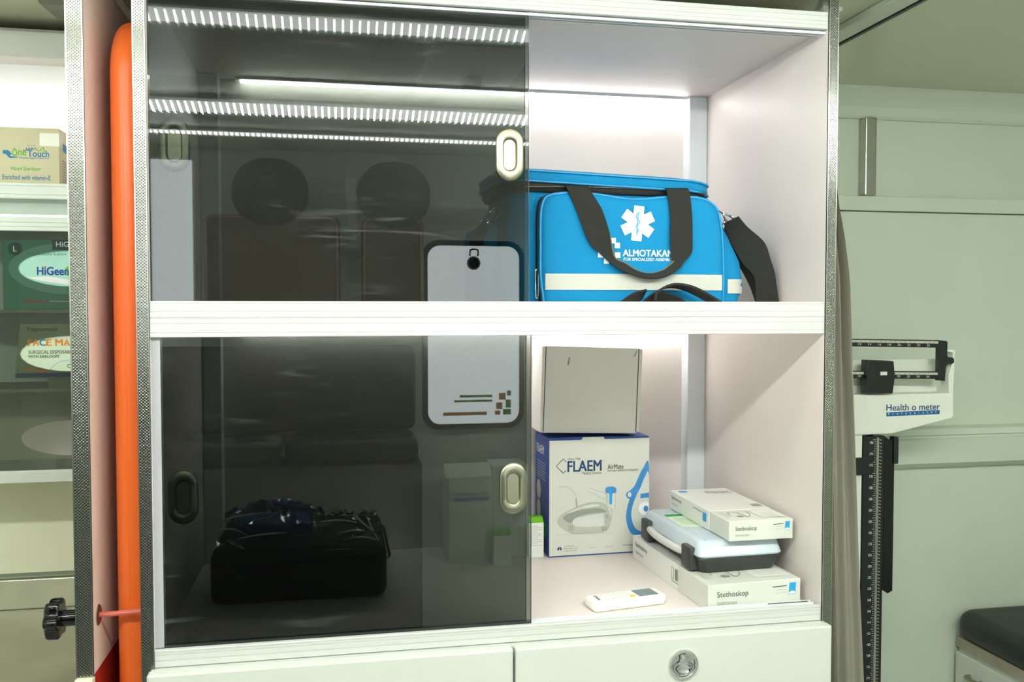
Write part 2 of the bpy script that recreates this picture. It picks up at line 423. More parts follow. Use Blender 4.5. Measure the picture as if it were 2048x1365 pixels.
light_bar('wide ribbed light bar on the ceiling close before the cabinet', -.262, -1.15, .95, .0158, .028, .013, .0042, .035, M_LED1)
light_bar('ribbed light bar along the middle of the ceiling', -1.02, -1.15, 1.75, .0175, .050, .015, .0045, .06, M_LED)
light_bar('slim light bar on the ceiling over the far seat side', -1.41, -1.15, 1.75, .0158, .016, .004, .009, .022, M_LED1)

# ================================================================== MAIN CABINET
cab = thing('storage_cabinet', 'white built-in cabinet with two open compartments, smoked sliding panes and drawers', 'cabinet', (.28, .30, FLOOR_Z))
X0, X1, YB = -.286, .845, .563
for xa, xb in ((-.303, X0), (X1, .863)):
    obj('side_panel', bx(xa, xb, .0, .615, FLOOR_Z, 2.03), M_LAM, cab)
obj('bottom_panel', bx(X0, X1, .031, YB, .93, .956), M_LAM, cab)
obj('shelf_panel', bx(X0, X1, .031, YB, 1.472, 1.505), M_LAM, cab)
obj('top_panel', bx(X0, X1, .004, YB, 1.992, 2.016), M_LAM, cab)
obj('back_panel', bx(X0, X1, YB, YB+.014, .93, 1.49), M_LAM, cab)
obj('back_panel', bx(X0, X1, YB, YB+.014, 1.49, 2.016), M_LAM, cab)
for z0, z1 in ((.956, 1.472), (1.505, 1.992)):
    obj('corner_post', bx(.801, X1, .523, YB, z0, z1, .002), M_ALU, cab)
    obj('corner_post', bx(X0, -.247, .523, YB, z0, z1, .002), M_ALU, cab)
for xa, xb in ((-.3045, -.286), (.845, .8635)):
    et = obj('edge_trim', bx(xa, xb, -.003, .0, FLOOR_Z, 2.049), M_STEEL, cab)
    obj('trim_lip', bx(xa, xa+.0016, -.0036, 0, FLOOR_Z, 2.049), M_BRUSH, et)
    obj('trim_lip', bx(xb-.0016, xb, -.0036, 0, FLOOR_Z, 2.049), M_BRUSH, et)
def rail(z0, z1, grooves, name, y0=0., y1=.009):
    P = [(y1, z1), (y0+.001, z1), (y0, z1-.001)]
    for g in sorted(grooves, reverse=True): P += [(y0, g+.0006), (y0+.0009, g+.0002), (y0+.0009, g-.0002), (y0, g-.0006)]
    P += [(y0, z0+.001), (y0+.001, z0), (y1, z0)]
    return obj(name, prism(P, YZ, X0+.0005, X1-.0005), M_RAIL, cab)
rail(1.990, 2.0195, [2.012, 2.003, 1.9965], 'upper_rail')
rail(1.4555, 1.5118, [1.5085, 1.4955, 1.4862, 1.4852, 1.4765, 1.4625], 'middle_rail')
rail(.9405, .9675, [.9640, .9600, .9510], 'lower_rail')
# sliding door tracks
for z0, z1 in ((.9405, .9690), (1.500, 1.5110), (1.4565, 1.4700), (1.984, 1.9915)):
    for y in (.0155, .0255):
        obj('track_lip', bx(X0, X1-.006, y, y+.0025, z0, z1), M_ALU, cab)
    obj('track_base', bx(X0, X1, .009, .031, (z0 if z0 > 1.47 else z0), (z0+.004)), M_ALU, cab)
obj('track_stop', bx(.755, .832, .0182, .0253, .9445, .9683), M_BLK, cab)
obj('track_stop', bx(.735, .838, .0182, .0253, 1.9842, 1.9905), M_BLK, cab)
obj('screw_cap', lathe([(0, .0025), (.003, .002), (.0045, 0)], 12, T3(.78, .36, 1.992) @ Matrix.Rotation(math.pi, 4, 'X')), M_WHITE, cab, True)
obj('screw_head', lathe([(0, .002), (.003, .0018), (.004, 0)], 12, T3(X0, .02, 1.018) @ Matrix.Rotation(R(90), 4, 'Y')), M_BRUSH, cab, True)
def pull(parent, x, yb, z):
    """flush oval pull: rim and dish"""
    O = stadium(.046, .086); I1 = stadium(.0225, .0535); I2 = stadium(.0195, .0500)
    bm = bmesh.new(); y = yb
    L = [[bm.verts.new((x+a, yy, z+b)) for a, b in S] for S, yy in ((O, y), (stadium(.0455, .0855), y-.0040), (stadium(.042, .082), y-.0055), (stadium(.0250, .0565), y-.0058), (I1, y-.0048), (I2, y-.0006))]
    for A, B in zip(L, L[1:]):
        for k in range(len(A)): bm.faces.new((A[k], A[(k+1) % len(A)], B[(k+1) % len(A)], B[k]))
    bm.faces.new(L[-1])
    h = obj('flush_pull', bm, M_NICKEL, parent, True)
    return h
def door(x0, x1, y0, z0, z1, m, px, pz):
    d = obj('sliding_door', bx(x0, x1, y0, y0+.004, z0, z1), m, cab)
    xe = x1 if px > 0 else x0
    obj('glass_edge', bx(x1-.0002, x1+.0006, y0-.0001, y0+.0041, z0, z1), M_EDGE, d)
    pull(d, px, y0-.0001, pz)
door(-.2855, .3105, .0100, 1.5025, 1.990, M_GLASS, .278, 1.754)
door(-.2855, .3060, .0203, 1.5025, 1.990, M_GLASS2, -.2495, 1.754)
door(-.2720, .3150, .0100, .9455, 1.4690, M_GLASS, .284, 1.199)
door(-.2720, .3085, .0203, .9455, 1.4690, M_GLASS2, -.243, 1.203)
obj('pane_stop', bx(X0, -.273, .0100, .0150, .9685, 1.4560), mat('grey_channel', (176, 176, 180), .35), cab)
# light strips at the back top edge of both compartments
for z in (1.992, 1.472):
    s = obj('light_strip', bx(-.215, .799, .535, YB, z-.005, z), M_ALU, cab)
    obj('light_cover', bx(-.205, .797, .543, .557, z-.009, z-.005, .001, 1), M_CLED, s)
# drawers
for i, (xa, xb) in enumerate(((-.2935, .2780), (.2815, .8530))):
    d = obj('drawer', bx(xa, xb, -.025, -.004, .62, .939, .0035), M_DRAW, cab)
    if i == 1:
        MM = T3(.574, -.025, .891) @ Matrix.Rotation(R(90), 4, 'X')
        obj('latch_ring', lathe([(.0265, -.0005), (.0268, .002), (.0255, .0042), (.0225, .005), (.0205, .0042), (.0196, .002), (.0196, .0003), (0, .0002)], 40, MM), M_CHROME, d, True)
        lx, ly = .574, .891
        out = [(-.0045, .0165), (.0045, .0165), (.0055, .010), (.0065, .005), (.0150, -.001), (.0172, -.005), (.0150, -.011), (.0085, -.0165), (0, -.0182), (-.0085, -.0165), (-.0150, -.011), (-.0172, -.005), (-.0150, -.001), (-.0065, .005), (-.0055, .010)]
        obj('latch_paddle', tube([(lx+a, -.0285, ly+b) for a, b in [(p.x, p.y) for p in smooth_pts([(a, b, 0) for a, b in out], 3, True)]], .0014, 6, True), M_CHROME, d, True)
        obj('latch_tongue', prism([(a*.8, b) for a, b in [(-.0045, .0155), (.0045, .0155), (.0055, .010), (.0068, .004), (.012, 0), (-.012, 0), (-.0068, .004), (-.0055, .010)]], lambda a, b, d_: (lx+a, d_, ly+b), -.0288, -.0255, .0006), M_CHROME, d, True)
        obj('latch_cup', lathe([(.0125, .0006), (.0105, .003), (.006, .0012), (0, .0008)], 28, T3(lx, -.0252, ly-.0075) @ Matrix.Rotation(R(90), 4, 'X') @ Matrix.Diagonal((1.1, .75, 1, 1))), M_CHROME, d, True)
obj('base_front', bx(-.290, .850, -.004, .008, FLOOR_Z, .9395), M_RAIL, cab)

# ================================================================== BLUE BAG
bag = thing('medical_bag', 'blue nylon medical bag with white six-pointed star on the upper shelf', 'bag', (.53, .28, 1.505))
def bulge(bm, c, s, amt):
    for v in bm.verts:
        d = [(v.co[i]-c[i])/s[i] for i in range(3)]
        k = max(0, 1-d[2]**2)
        v.co.x += math.copysign(amt, d[0])*k*abs(d[0])**2*max(0, 1-d[1]**2*.6)
    return bm
bm = bmesh.new()
# body: loft of rounded rectangles, narrower at the top
rows = []
for z, xa, xb, ya, yb in ((1.5055, .300, .748, .158, .395), (1.512, .288, .761, .150, .402), (1.545, .279, .7715, .148, .404), (1.59, .280, .7640, .148, .404), (1.64, .290, .739, .149, .402), (1.68, .298, .712, .150, .400), (1.714, .303, .688, .150, .398)):
    rows.append([bm.verts.new(((xa+xb)/2+a, (ya+yb)/2+b, z)) for a, b in rrect(xb-xa, yb-ya, .035, 6)])
for A, B in zip(rows, rows[1:]):
    for k in range(len(A)): bm.faces.new((A[k], A[(k+1) % len(A)], B[(k+1) % len(A)], B[k]))
bm.faces.new(rows[0]); bm.faces.new(rows[-1])
obj('body', bm, M_BAG, bag, True)
def lid_loft(levels):
    bm = bmesh.new(); rows = []
    for dz, g, slope in levels:
        xa, xb, ya, yb = .285-g, .694+g, .138-g, .402+g
        rw = []
        for a, b in rrect(xb-xa, yb-ya, .05, 8):
            x = (xa+xb)/2+a; y = (ya+yb)/2+b; u = (x-.285)/.41
            z = 1.7145+dz+(.004*math.sin(math.pi*min(1, max(0, u)))-.036*max(0, u-.42)**1.5*slope+.006*slope*(y-.138)/.26)
            rw.append(bm.verts.new((x, y, z)))
        rows.append(rw)
    for A, B in zip(rows, rows[1:]):
        for k in range(len(A)): bm.faces.new((A[k], A[(k+1) % len(A)], B[(k+1) % len(A)], B[k]))
    bm.faces.new(rows[0]); bm.faces.new(rows[-1]); return bm
obj('zipper', lid_loft([(-.003, -.006, .3), (.004, -.002, .6), (.0145, -.001, .9)]), M_ZIP, bag, True)
lid = obj('lid', lid_loft([(.0145, .0, 1), (.020, .003, 1), (.034, .002, 1), (.0375, -.006, 1), (.040, -.03, 1), (.043, -.09, 1)]), M_BAG, bag, True)
for dz in (.0155, .034):
    lv = []
    for a, b in rrect(.409+.007, .264+.007, .05, 8):
        x = .4895+a; y = .27+b; u = (x-.285)/.41
        lv.append((x, y, 1.7145+dz+(.004*math.sin(math.pi*min(1, max(0, u)))-.036*max(0, u-.42)**1.5+.006*(y-.138)/.26)))
    obj('piping', tube(lv, .0022, 6, True), M_BAGP, lid, True)
# zipper teeth line
obj('zipper_teeth', tube([(x, .1365, 1.7185+.004*math.sin(math.pi*max(0, min(1, (x-.285)/.41)))-.006*max(0, (x-.285)/.41-.55)) for x in [.33+.0125*i for i in range(29)]], .0013, 6), mat('zip_teeth', (96, 98, 88), .4, .4, bump=1, bscale=700), bag, True)
# front pocket
PO = [(.364, 1.507), (.3575, 1.56), (.3570, 1.6056), (.3572, 1.660), (.3610, 1.690), (.3730, 1.704), (.41, 1.7095), (.4662, 1.7075), (.5327, 1.7005), (.6002, 1.7065), (.655, 1.7065), (.6838, 1.6970), (.6988, 1.6780), (.7063, 1.6286), (.7090, 1.56), (.7083, 1.507)]
POs = [(p.x, p.y) for p in smooth_pts([(a, b, 0) for a, b in PO], 3)]
cx, cz = .533, 1.59
def pocket():
    bm = bmesh.new(); rows = []
    for s, y in ((1., .158), (1., .136), (.995, .128), (.975, .1225), (.93, .1195), (.8, .1165), (.5, .1145)):
        rows.append([bm.verts.new((cx+(a-cx)*s, y, max(1.5065, cz+(b-cz)*s))) for a, b in POs])
    n = len(POs)
    for A, B in zip(rows, rows[1:]):
        for k in range(n): bm.faces.new((A[k], A[(k+1) % n], B[(k+1) % n], B[k]))
    bm.faces.new(rows[-1]); return bm
pk = obj('front_pocket', pocket(), M_BAG, bag, True)
obj('pocket_piping', tube([(a, .1265, b) for a, b in POs], .0028, 6), M_BAGP, pk, True)
obj('pocket_zipper', ribbon([(a-.0035 if a < cx else a+.002, .1300, b+(.002 if b > 1.69 else 0)) for a, b in POs], [(a-.0035 if a < cx else a+.002, .1500, b+(.002 if b > 1.69 else 0)) for a, b in POs], .0016, 1), M_ZIP, pk, True)
zp = obj('zipper_pull', tube(smooth_pts([(.3515, .1335, 1.571), (.3490, .131, 1.567), (.3490, .130, 1.525), (.3515, .130, 1.519), (.3540, .130, 1.525), (.3540, .131, 1.567)], 3, True), .0011, 6, True), M_CHROME, bag, True)
# surface of the pocket as a print face
PF = Face(bag, (.357-.53, .1142-.28, 0.0), (1, 0, 0), (0, 0, 1), .352, .2)
def pz(x, z): return (x-.357, z-1.505)
# reflective tape follows the bulging pocket
def band(x0, x1, z0, z1, yf, name, parent, m, n=24):
    bm = bmesh.new(); A = []
    for i in range(n+1):
        x = x0+(x1-x0)*i/n; y = yf(x)
        A.append([bm.verts.new(p) for p in ((x, y-.0008, z0), (x, y-.0008, z1), (x, y+.002, z1), (x, y+.002, z0))])
    for a, b in zip(A, A[1:]):
        for k in range(4): bm.faces.new((a[k], b[k], b[(k+1) % 4], a[(k+1) % 4]))
    bm.faces.new(A[0]); bm.faces.new(A[-1][::-1]); return obj(name, bm, m, parent, True)
def pocket_y(x):
    s = min(1., abs(x-cx)/.176)
    tab = [(.0, .1143), (.5, .1145), (.8, .1163), (.93, .1190), (.975, .1220), (1., .128)]
    for (s0, y0), (s1, y1) in zip(tab, tab[1:]):
        if s <= s1: return y0+(y1-y0)*(s-s0)/(s1-s0)
    return .128
tp = band(.3645, .7045, 1.534, 1.563, lambda x: pocket_y(x)-.0006, 'reflective_tape', bag, M_SILV)
for z in (1.5365, 1.5605):
    b2 = bmesh.new()
    for i in range(84):
        x = .366+.004*i; bx(x, x+.0022, pocket_y(x)-.0019, pocket_y(x)-.0013, z-.0004, z+.0004, bm=b2)
    obj('stitching', b2, M_CARD, tp, kind='stuff')
bs = bmesh.new()
rr_ = []
for i in range(9):
    a = R(-10+100*i/8); rr_.append((.7690-.035+.0362*math.sin(a), .148+.035-.0365*math.cos(a)))
rr_ += [(.7702, .25), (.7702, .36)]
A = [[bs.verts.new((x, y, z)) for z in (1.529, 1.556)] for x, y in rr_]
for a, b in zip(A, A[1:]): bs.faces.new((a[0], b[0], b[1], a[1]))
obj('reflective_tape', bs, M_SILV, bag, True)
# star, staff, lettering
SC = (.536, 1.6555); tilt = R(-5)
def star(Rr, hw, dx=0):
    pts = []
    inner = hw*2/math.sqrt(3)*1.0
    for k in range(6):
        a = R(90-60*k)
        d = Vector((math.cos(a), math.sin(a))); n = Vector((d.y, -d.x))
        L1 = d*Rr-n*hw; L2 = d*Rr+n*hw
        a2 = R(60-60*k); d2 = Vector((math.cos(a2), math.sin(a2)))
        pts += [L1, L2, d2*0+Vector((math.cos(R(60-60*k)), math.sin(R(60-60*k))))*0] if False else [L1, L2]
        m = R(90-60*k-30); pts.append(Vector((math.cos(m), math.sin(m)))*hw*2)
    ct, st = math.cos(tilt), math.sin(tilt)
    return [pz(SC[0]+p.x*ct-p.y*st, SC[1]+p.x*st+p.y*ct) for p in pts]
em = PF.poly(star(.0318, .0098), M_WHITE, 'star_emblem', 4)
PF.T = em
sk = star(.0301, .0082); PF.stroke(sk, .0007, M_NAVY, 'emblem_outline', 5, True)
stf = lambda P: [pz(SC[0]+.87*x*math.cos(tilt)-.87*z*math.sin(tilt), SC[1]+.87*x*math.sin(tilt)+.87*z*math.cos(tilt)) for x, z in P]
PF.stroke(stf([(-.0008, .020), (-.0002, -.026)]), .0021, M_CYAN, 'emblem_staff', 5)
PF.stroke(stf([(-.001, .021), (-.005, .017), (-.004, .012), (.003, .004), (.0028, .0), (-.003, -.005), (-.002, -.009), (.002, -.014), (.001, -.019), (-.001, -.022)]), .0017, M_CYAN, 'emblem_snake', 6, smooth=4)
q = stf([(0, .0225)])[0]; PF.ell(q[0], q[1], .0016, .0016, M_CYAN, 'emblem_staff', 5)
PF.T = bag
def ptx(s, x0, z0, x1, z1, bold):
    a, b = pz(x0, z0); c, d = pz(x1, z1)
    PF.text(s, a, d, c, b, M_WHITE, bold, lay=4)
ptx('ALMOTAKAM', .508, 1.5955, .6045, 1.6075, .02)
ptx('FOR SPECIALIZED ASSEMBLY', .5095, 1.5873, .604, 1.5927, .008)
for x, z in ((.4925, 1.6100), (.4845, 1.6185), (.4600, 1.6100), (.4608, 1.5925), (.4933, 1.5925), (.4720, 1.5815), (.4870, 1.5815), (.4770, 1.6010)):
    a, b = pz(x, z); PF.rect(a, b, a+.0098, b+.0098 if z != 1.5815 else b+.0105, M_WHITE, 'checker_square', 4)
# carry handle hanging in front
HL = [(.402, 1.7230), (.406, 1.7116), (.4227, 1.6683), (.4424, 1.6194), (.463, 1.5998), (.4904, 1.5758), (.5199, 1.5615), (.5533, 1.5544), (.587, 1.5592), (.6121, 1.5732), (.6236, 1.5861), (.6381, 1.6037), (.6398, 1.6359), (.6395, 1.6726), (.6373, 1.7146), (.6365, 1.7235)]
HR = [(.446, 1.7225), (.4496, 1.71), (.4674, 1.6781), (.4817, 1.6334), (.4903, 1.5938), (.5103, 1.5832), (.5341, 1.5698), (.558, 1.5645), (.5821, 1.5702), (.5965, 1.5804), (.6040, 1.5875), (.5985, 1.5930), (.5961, 1.6352), (.5968, 1.6717), (.5937, 1.7135), (.5930, 1.7225)]
yl = [.1285, .1180, .1105, .108, .107, .102, .097, .095, .097, .102, .106, .107, .108, .1105, .1180, .1285]
yr = [.1285, .1180, .1105, .108, .108, .110, .111, .112, .111, .110, .109, .108, .108, .1105, .1180, .1285]
hd = obj('carry_handle', ribbon([(a, y, b) for (a, b), y in zip(HL, yl)], [(a, y, b) for (a, b), y in zip(HR, yr)], .0022, 4), M_WEB, bag, True)
obj('handle_binding', tube([p+Vector((0, -.0012, 0)) for p in smooth_pts([(a, y, b) for (a, b), y in zip(HR, yr)][3:11], 4)], .0012, 6), mat('olive_thread', (110, 108, 84), .7), hd, True)
# shoulder strap at the right, clip, and its far end lying in front
SL = [(.7321, 1.6654), (.7395, 1.6417), (.7689, 1.5912), (.7898, 1.5702), (.7984, 1.5509), (.7998, 1.5065)]
SR = [(.7495, 1.6763), (.7682, 1.6565), (.8038, 1.6272), (.8177, 1.5927), (.8264, 1.5656), (.8360, 1.5065)]
obj('shoulder_strap', ribbon([(a, .175, b) for a, b in SL], [(a, .150, b) for a, b in SR], .003, 5), M_WEB, bag, True)
obj('shoulder_strap', ribbon([(a+.016, .205, b) for a, b in [(.7300, 1.66), (.7330, 1.640), (.742, 1.612), (.765, 1.580), (.785, 1.545), (.800, 1.5065)]], [(a+.012 if b > 1.53 else a, .178, b) for a, b in [(.7470, 1.674), (.756, 1.645), (.772, 1.610), (.794, 1.580), (.818, 1.545), (.836, 1.5065)]], .003, 5), M_WEB, bag, True)
obj('strap_clip', tube(smooth_pts([(.733, .18, 1.684), (.742, .178, 1.681), (.750, .175, 1.676), (.752, .174, 1.668), (.744, .176, 1.667), (.736, .179, 1.674)], 3, True), .0024, 8, True), M_CHROME, bag, True)
obj('d_ring', tube(smooth_pts([(.722, .19, 1.690), (.735, .186, 1.684), (.737, .184, 1.668), (.724, .19, 1.664)], 3, True), .0018, 8, True), M_CHROME, bag, True)
obj('ring_tab', ribbon([(.712, .18, 1.667), (.726, .176, 1.660), (.738, .174, 1.636)], [(.712, .205, 1.667), (.726, .20, 1.660), (.738, .20, 1.636)], .003, 3), M_WEB, bag, True)
obj('strap_end', ribbon([(.556, .072, 1.5150), (.560, .072, 1.5300), (.5851, .070, 1.5432), (.6139, .070, 1.5424), (.6429, .070, 1.5325), (.6869, .072, 1.5090)], [(.560, .104, 1.5130), (.566, .104, 1.5270), (.587, .104, 1.5385), (.6139, .104, 1.5370), (.640, .104, 1.5275), (.680, .104, 1.5075)], .004, 4), M_WEB, bag, True)
obj('strap_end', ribbon([(.4894, .085, 1.5075), (.5157, .082, 1.5267), (.5422, .080, 1.5341)], [(.5290, .100, 1.5075), (.5400, .100, 1.5180), (.5460, .100, 1.5290)], .003, 4), M_WEB, bag, True)
obj('strap_end', ribbon([(.5410, .09, 1.5150), (.5649, .086, 1.5306), (.6035, .086, 1.5210), (.6260, .088, 1.5075)], [(.5440, .108, 1.5075), (.5700, .108, 1.5090), (.6000, .108, 1.5080), (.6200, .108, 1.5070)], .003, 4), M_WEB, bag, True)
# left end pocket, seen dimly through the smoked pane
obj('side_pocket', pillow(.20, .15, .05, .03, .02, T3(.275, .275, 1.585) @ Matrix.Rotation(R(90), 4, 'Z')), M_BAG, bag, True)
obj('d_ring', tube(smooth_pts([(.298, .19, 1.692), (.282, .186, 1.684), (.268, .185, 1.668), (.280, .188, 1.664), (.296, .19, 1.676)], 3, True), .0018, 8, True), M_CHROME, bag, True)
obj('strap_clip', tube(smooth_pts([(.281, .184, 1.680), (.270, .18, 1.674), (.256, .178, 1.656), (.264, .178, 1.652), (.276, .182, 1.664)], 3, True), .0022, 8, True), M_CHROME, bag, True)
obj('shoulder_strap', ribbon([(.262, .165, 1.660), (.240, .15, 1.640), (.225, .14, 1.590), (.222, .135, 1.5070)], [(.278, .19, 1.648), (.262, .18, 1.625), (.250, .17, 1.585), (.250, .165, 1.5070)], .003, 4), M_WEB, bag, True)

# ================================================================== LOWER COMPARTMENT
ZF = .956
# nebulizer carton
nb = thing('nebulizer_box', 'white and blue nebulizer carton with a face mask printed on its front', 'box', (.445, .430, ZF), (0, 0, R(1.5)))
W_, D_, H_ = .231, .118, .2585
obj('carton', bx(0, W_, .0006, D_, 0, H_, .0008, 1), M_BLUE, nb, local=True)
obj('front_panel', bx(.0012, W_, -.0002, .0006, .003, H_-.002), M_CARD, nb, local=True)
obj('top_flap', prism([(.0, H_), (W_, H_), (W_, H_+.0010), (.17, H_+.0018), (.08, H_+.004), (.0, H_+.0032)], XZ, .002, D_-.002), M_BLUE, nb, local=True)
obj('lock_tab', prism([(.073, H_-.003), (.128, H_-.003), (.124, H_+.0035), (.077, H_+.0035)], XZ, -.0006, .0016), M_CARD, nb, local=True)
f = Face(nb, (0, -.0002, 0), (1, 0, 0), (0, 0, 1), W_, H_, [(1097, 880), (1300, 876), (1300, 1104), (1098, 1117)])
Z1 = lambda P: [(1040+x/5.12, 900+y/5.12) for x, y in P]
f.text('FLAEM', 1134.5, 921, 1202, 944, M_NAVY, .025)
f.stroke([(1131, 924), (1126, 918), (1111.5, 932.5), (1126, 947), (1131, 941)], .0018, M_NAVY, 'logo_diamond')
f.text('Since 1966', 1135, 915.5, 1160, 921, M_DG); f.text('Medical Devices', 1164, 943, 1202, 950, M_DG)
f.text('AirMate', 1214.5, 929, 1247, 939.5, M_DG, .01); f.text('Aerosol veloce e compatto', 1214.5, 937.5, 1277, 946, M_DG)
f.stroke([(1206.5+2*math.cos(a*.7), 923+2*math.sin(a*.7)) for a in range(10)], .0005, M_G2, 'registered_mark')
body = Z1([(385, 735), (392, 705), (420, 670), (470, 638), (560, 595), (640, 560), (740, 538), (820, 540), (870, 560), (895, 600), (915, 650), (930, 690), (920, 770), (900, 815), (860, 838), (780, 850), (620, 858), (530, 855), (450, 815), (400, 775)])
f.poly(body, M_G1, 'device_picture', 1, 4); f.stroke(body, .0006, M_G2, 'device_outline', 3, True, smooth=4)
f.poly(Z1([(440, 690), (560, 630), (700, 605), (800, 600), (860, 615), (880, 640), (760, 650), (640, 672), (560, 702), (530, 745), (480, 740)]), M_G2, 'device_shade', 2, 4)
f.poly(Z1([(535, 740), (560, 708), (640, 685), (760, 665), (840, 655), (870, 665), (862, 740), (850, 782), (600, 790), (548, 772)]), M_PALE, 'device_recess', 3, 4)
f.poly(Z1([(470, 655), (560, 610), (660, 578), (740, 560), (820, 566), (760, 585), (640, 600), (540, 635)]), M_PALE, 'device_highlight', 3, 4)
f.strokes([Z1([(x, 770+abs(x-515)*.1), (x+3, 830)]) for x in (495, 515, 535)], .0006, M_DG, 'front_vents', 4)
f.strokes([Z1([(x, 660), (x, 705)]) for x in (858, 872, 886, 900)] + [Z1([(x, 790), (x, 832)]) for x in (842, 856, 870, 884)], .0006, M_DG, 'rear_vents', 4)
f.stroke(Z1([(395, 385), (450, 375), (510, 398), (555, 450), (580, 515), (590, 580)]), .0016, M_G1, 'air_tube', 2, smooth=4)
f.stroke(Z1([(568, 500), (575, 590)]), .0022, M_G2, 'tube_plug', 3)
f.ell(*Z1([(575, 738)])[0], 3, 3, M_PALE, 'device_dial', 4)
f.poly(Z1([(700, 388), (690, 422), (780, 458), (800, 482), (885, 507), (888, 460), (845, 437), (795, 428)]), M_PALE, 'mouthpiece', 2, 4)
f.stroke(Z1([(700, 388), (690, 422), (780, 458), (800, 482), (885, 507), (888, 460), (845, 437), (795, 428)]), .0007, M_G2, 'mouthpiece_outline', 3, True)
f.poly(Z1([(888, 440), (974, 440), (974, 612), (945, 612), (885, 570)]), M_PALE, 'medicine_cup', 2)
f.stroke(Z1([(888, 440), (885, 570), (945, 612), (972, 612), (974, 440)]), .0006, M_G2, 'cup_outline', 3)
f.poly(Z1([(875, 400), (890, 385), (935, 378), (975, 388), (985, 405), (982, 440), (935, 450), (878, 440)]), M_MASKB, 'cup_cap', 3, 4)
f.poly(Z1([(912, 448), (946, 448), (942, 560), (916, 560)]), M_CYAN, 'cup_stem', 3)
f.stroke(Z1([(938, 612), (940, 690), (915, 772)]), .0014, M_G1, 'cup_hose', 3, smooth=4)
f.stroke(Z1([(375, 872), (600, 866), (960, 850)]), .0008, M_G1, 'picture_ground', 1)
f.poly(Z1([(1329, 165), (1270, 190), (1225, 270), (1180, 370), (1130, 420), (1097, 440), (1088, 470), (1108, 500), (1125, 512), (1105, 580), (1090, 680), (1105, 780), (1150, 862), (1240, 890), (1329, 895)]), M_MASKB, 'mask_rim', 1, 4, W_)
f.poly(Z1([(1329, 265), (1285, 285), (1245, 380), (1185, 500), (1148, 620), (1152, 720), (1190, 805), (1260, 840), (1329, 850)]), M_PALE, 'mask_shell', 2, 4, W_)
f.ell(*Z1([(1126, 462)])[0], 4, 5, M_PALE, 'mask_eyelet', 2)
f.poly(Z1([(1240, 455), (1329, 440), (1329, 490), (1240, 500)]), M_MASKB, 'mask_fold', 3)
f.poly([(x, y) for x, y in Z1([(1220+75+75*math.cos(R(a)), 605+70*math.sin(R(a))) for a in range(60, 301, 20)]) if x <= 1300] + Z1([(1329, 545), (1329, 665)]), M_WHITE, 'mask_port', 3)
f.ell(*Z1([(1298, 605)])[0], 5, 6, M_MASKB, 'mask_valve', 4); f.ell(*Z1([(1290, 780)])[0], 6, 6.5, M_MASKB, 'mask_valve', 3)
f.poly(Z1([(382, 1030), (388, 1005), (402, 994), (404, 1020), (396, 1034)]), M_NAVY, 'lung_icon', 2); f.poly(Z1([(430, 1030), (424, 1005), (410, 994), (408, 1020), (416, 1034)]), M_NAVY, 'lung_icon', 2)
for s_, a in (('La terapia', (448, 980, 560, 998)), ("dell'apparato", (448, 1003, 596, 1022)), ('respiratorio', (448, 1027, 578, 1047))):
    (u0, v0), (u1, v1) = Z1([a[:2], a[2:]]); f.text(s_, u0, v0, u1, v1, M_NAVY)
(u0, v0), (u1, v1) = Z1([(1057, 963), (1170, 985)]); f.text('www.flaem', u0, v0, u1, v1, M_NAVY)
f.stroke(Z1([(705, 1005), (780, 1002)]), .0006, M_GREEN, 'green_rule'); f.stroke(Z1([(875, 996), (955, 992)]), .0006, mat('red_print', (200, 60, 50), .5), 'red_rule')
f.stroke([(1198, 884), (1203, 889), (1209, 890), (1214, 885)], .0006, M_G1, 'thumb_cut', 2, smooth=3); f.stroke([(1227, 881), (1227.5, 912)], .0006, M_G1, 'crease')
g = Face(nb, (0, D_, 0), (0, -1, 0), (0, 0, 1), D_, H_)
g.text('FLAEM', .016, .238, .076, .220, M_WHITE, .02); g.stroke([(.012, .240), (.004, .229), (.012, .218)], .0016, M_WHITE, 'logo_diamond')
for i in range(7): g.stroke([(.018, .200-.006*i), (.095-.004*(i % 3), .200-.006*i)], .0012, M_PALE, 'small_print')
g.ell(.03, .135, .018, .022, M_PALE, 'round_icon'); g.ell(.03, .09, .016, .022, M_PALE, 'round_icon'); g.poly([(.05, .03), (.105, .045), (.105, .07), (.05, .065)], M_GREEN, 'green_patch')
# plain mailer box on top of it
mb = thing('mailer_box', 'plain grey-white cardboard mailer standing on the nebulizer carton', 'box', (.428, .445, 1.2285), (0, R(2.0), 0))
obj('box_body', bx(.004, .224, .004, .100, 0, .190, .001, 1), M_CARD2, mb, local=True)
obj('lid_front', bx(.0085, .2185, -.0005, .004, .0005, .1905, .0008, 1), M_CARD2, mb, local=True)
obj('side_flap', bx(.0, .0068, .0, .098, .001, .189, .0008, 1), M_CARD2, mb, local=True)
obj('side_flap', bx(.2205, .228, .0, .098, .004, .1885, .0008, 1), M_CARD2, mb, local=True)
obj('fold_gap', bx(.0066, .0088, .0006, .004, .002, .189), M_DG, mb, local=True); obj('fold_gap', bx(.2183, .2207, .0006, .004, .003, .189), M_DG, mb, local=True)
mf = Face(mb, (0, -.0005, 0), (1, 0, 0), (0, 0, 1), .23, .19)
mf.poly([(.056, .150), (.059, .168), (.062, .166), (.060, .150)], M_G2, 'smudge'); mf.poly([(.207, .172), (.214, .186), (.216, .184), (.211, .172)], mat('blue_smudge', (150, 175, 190), .6), 'smudge')
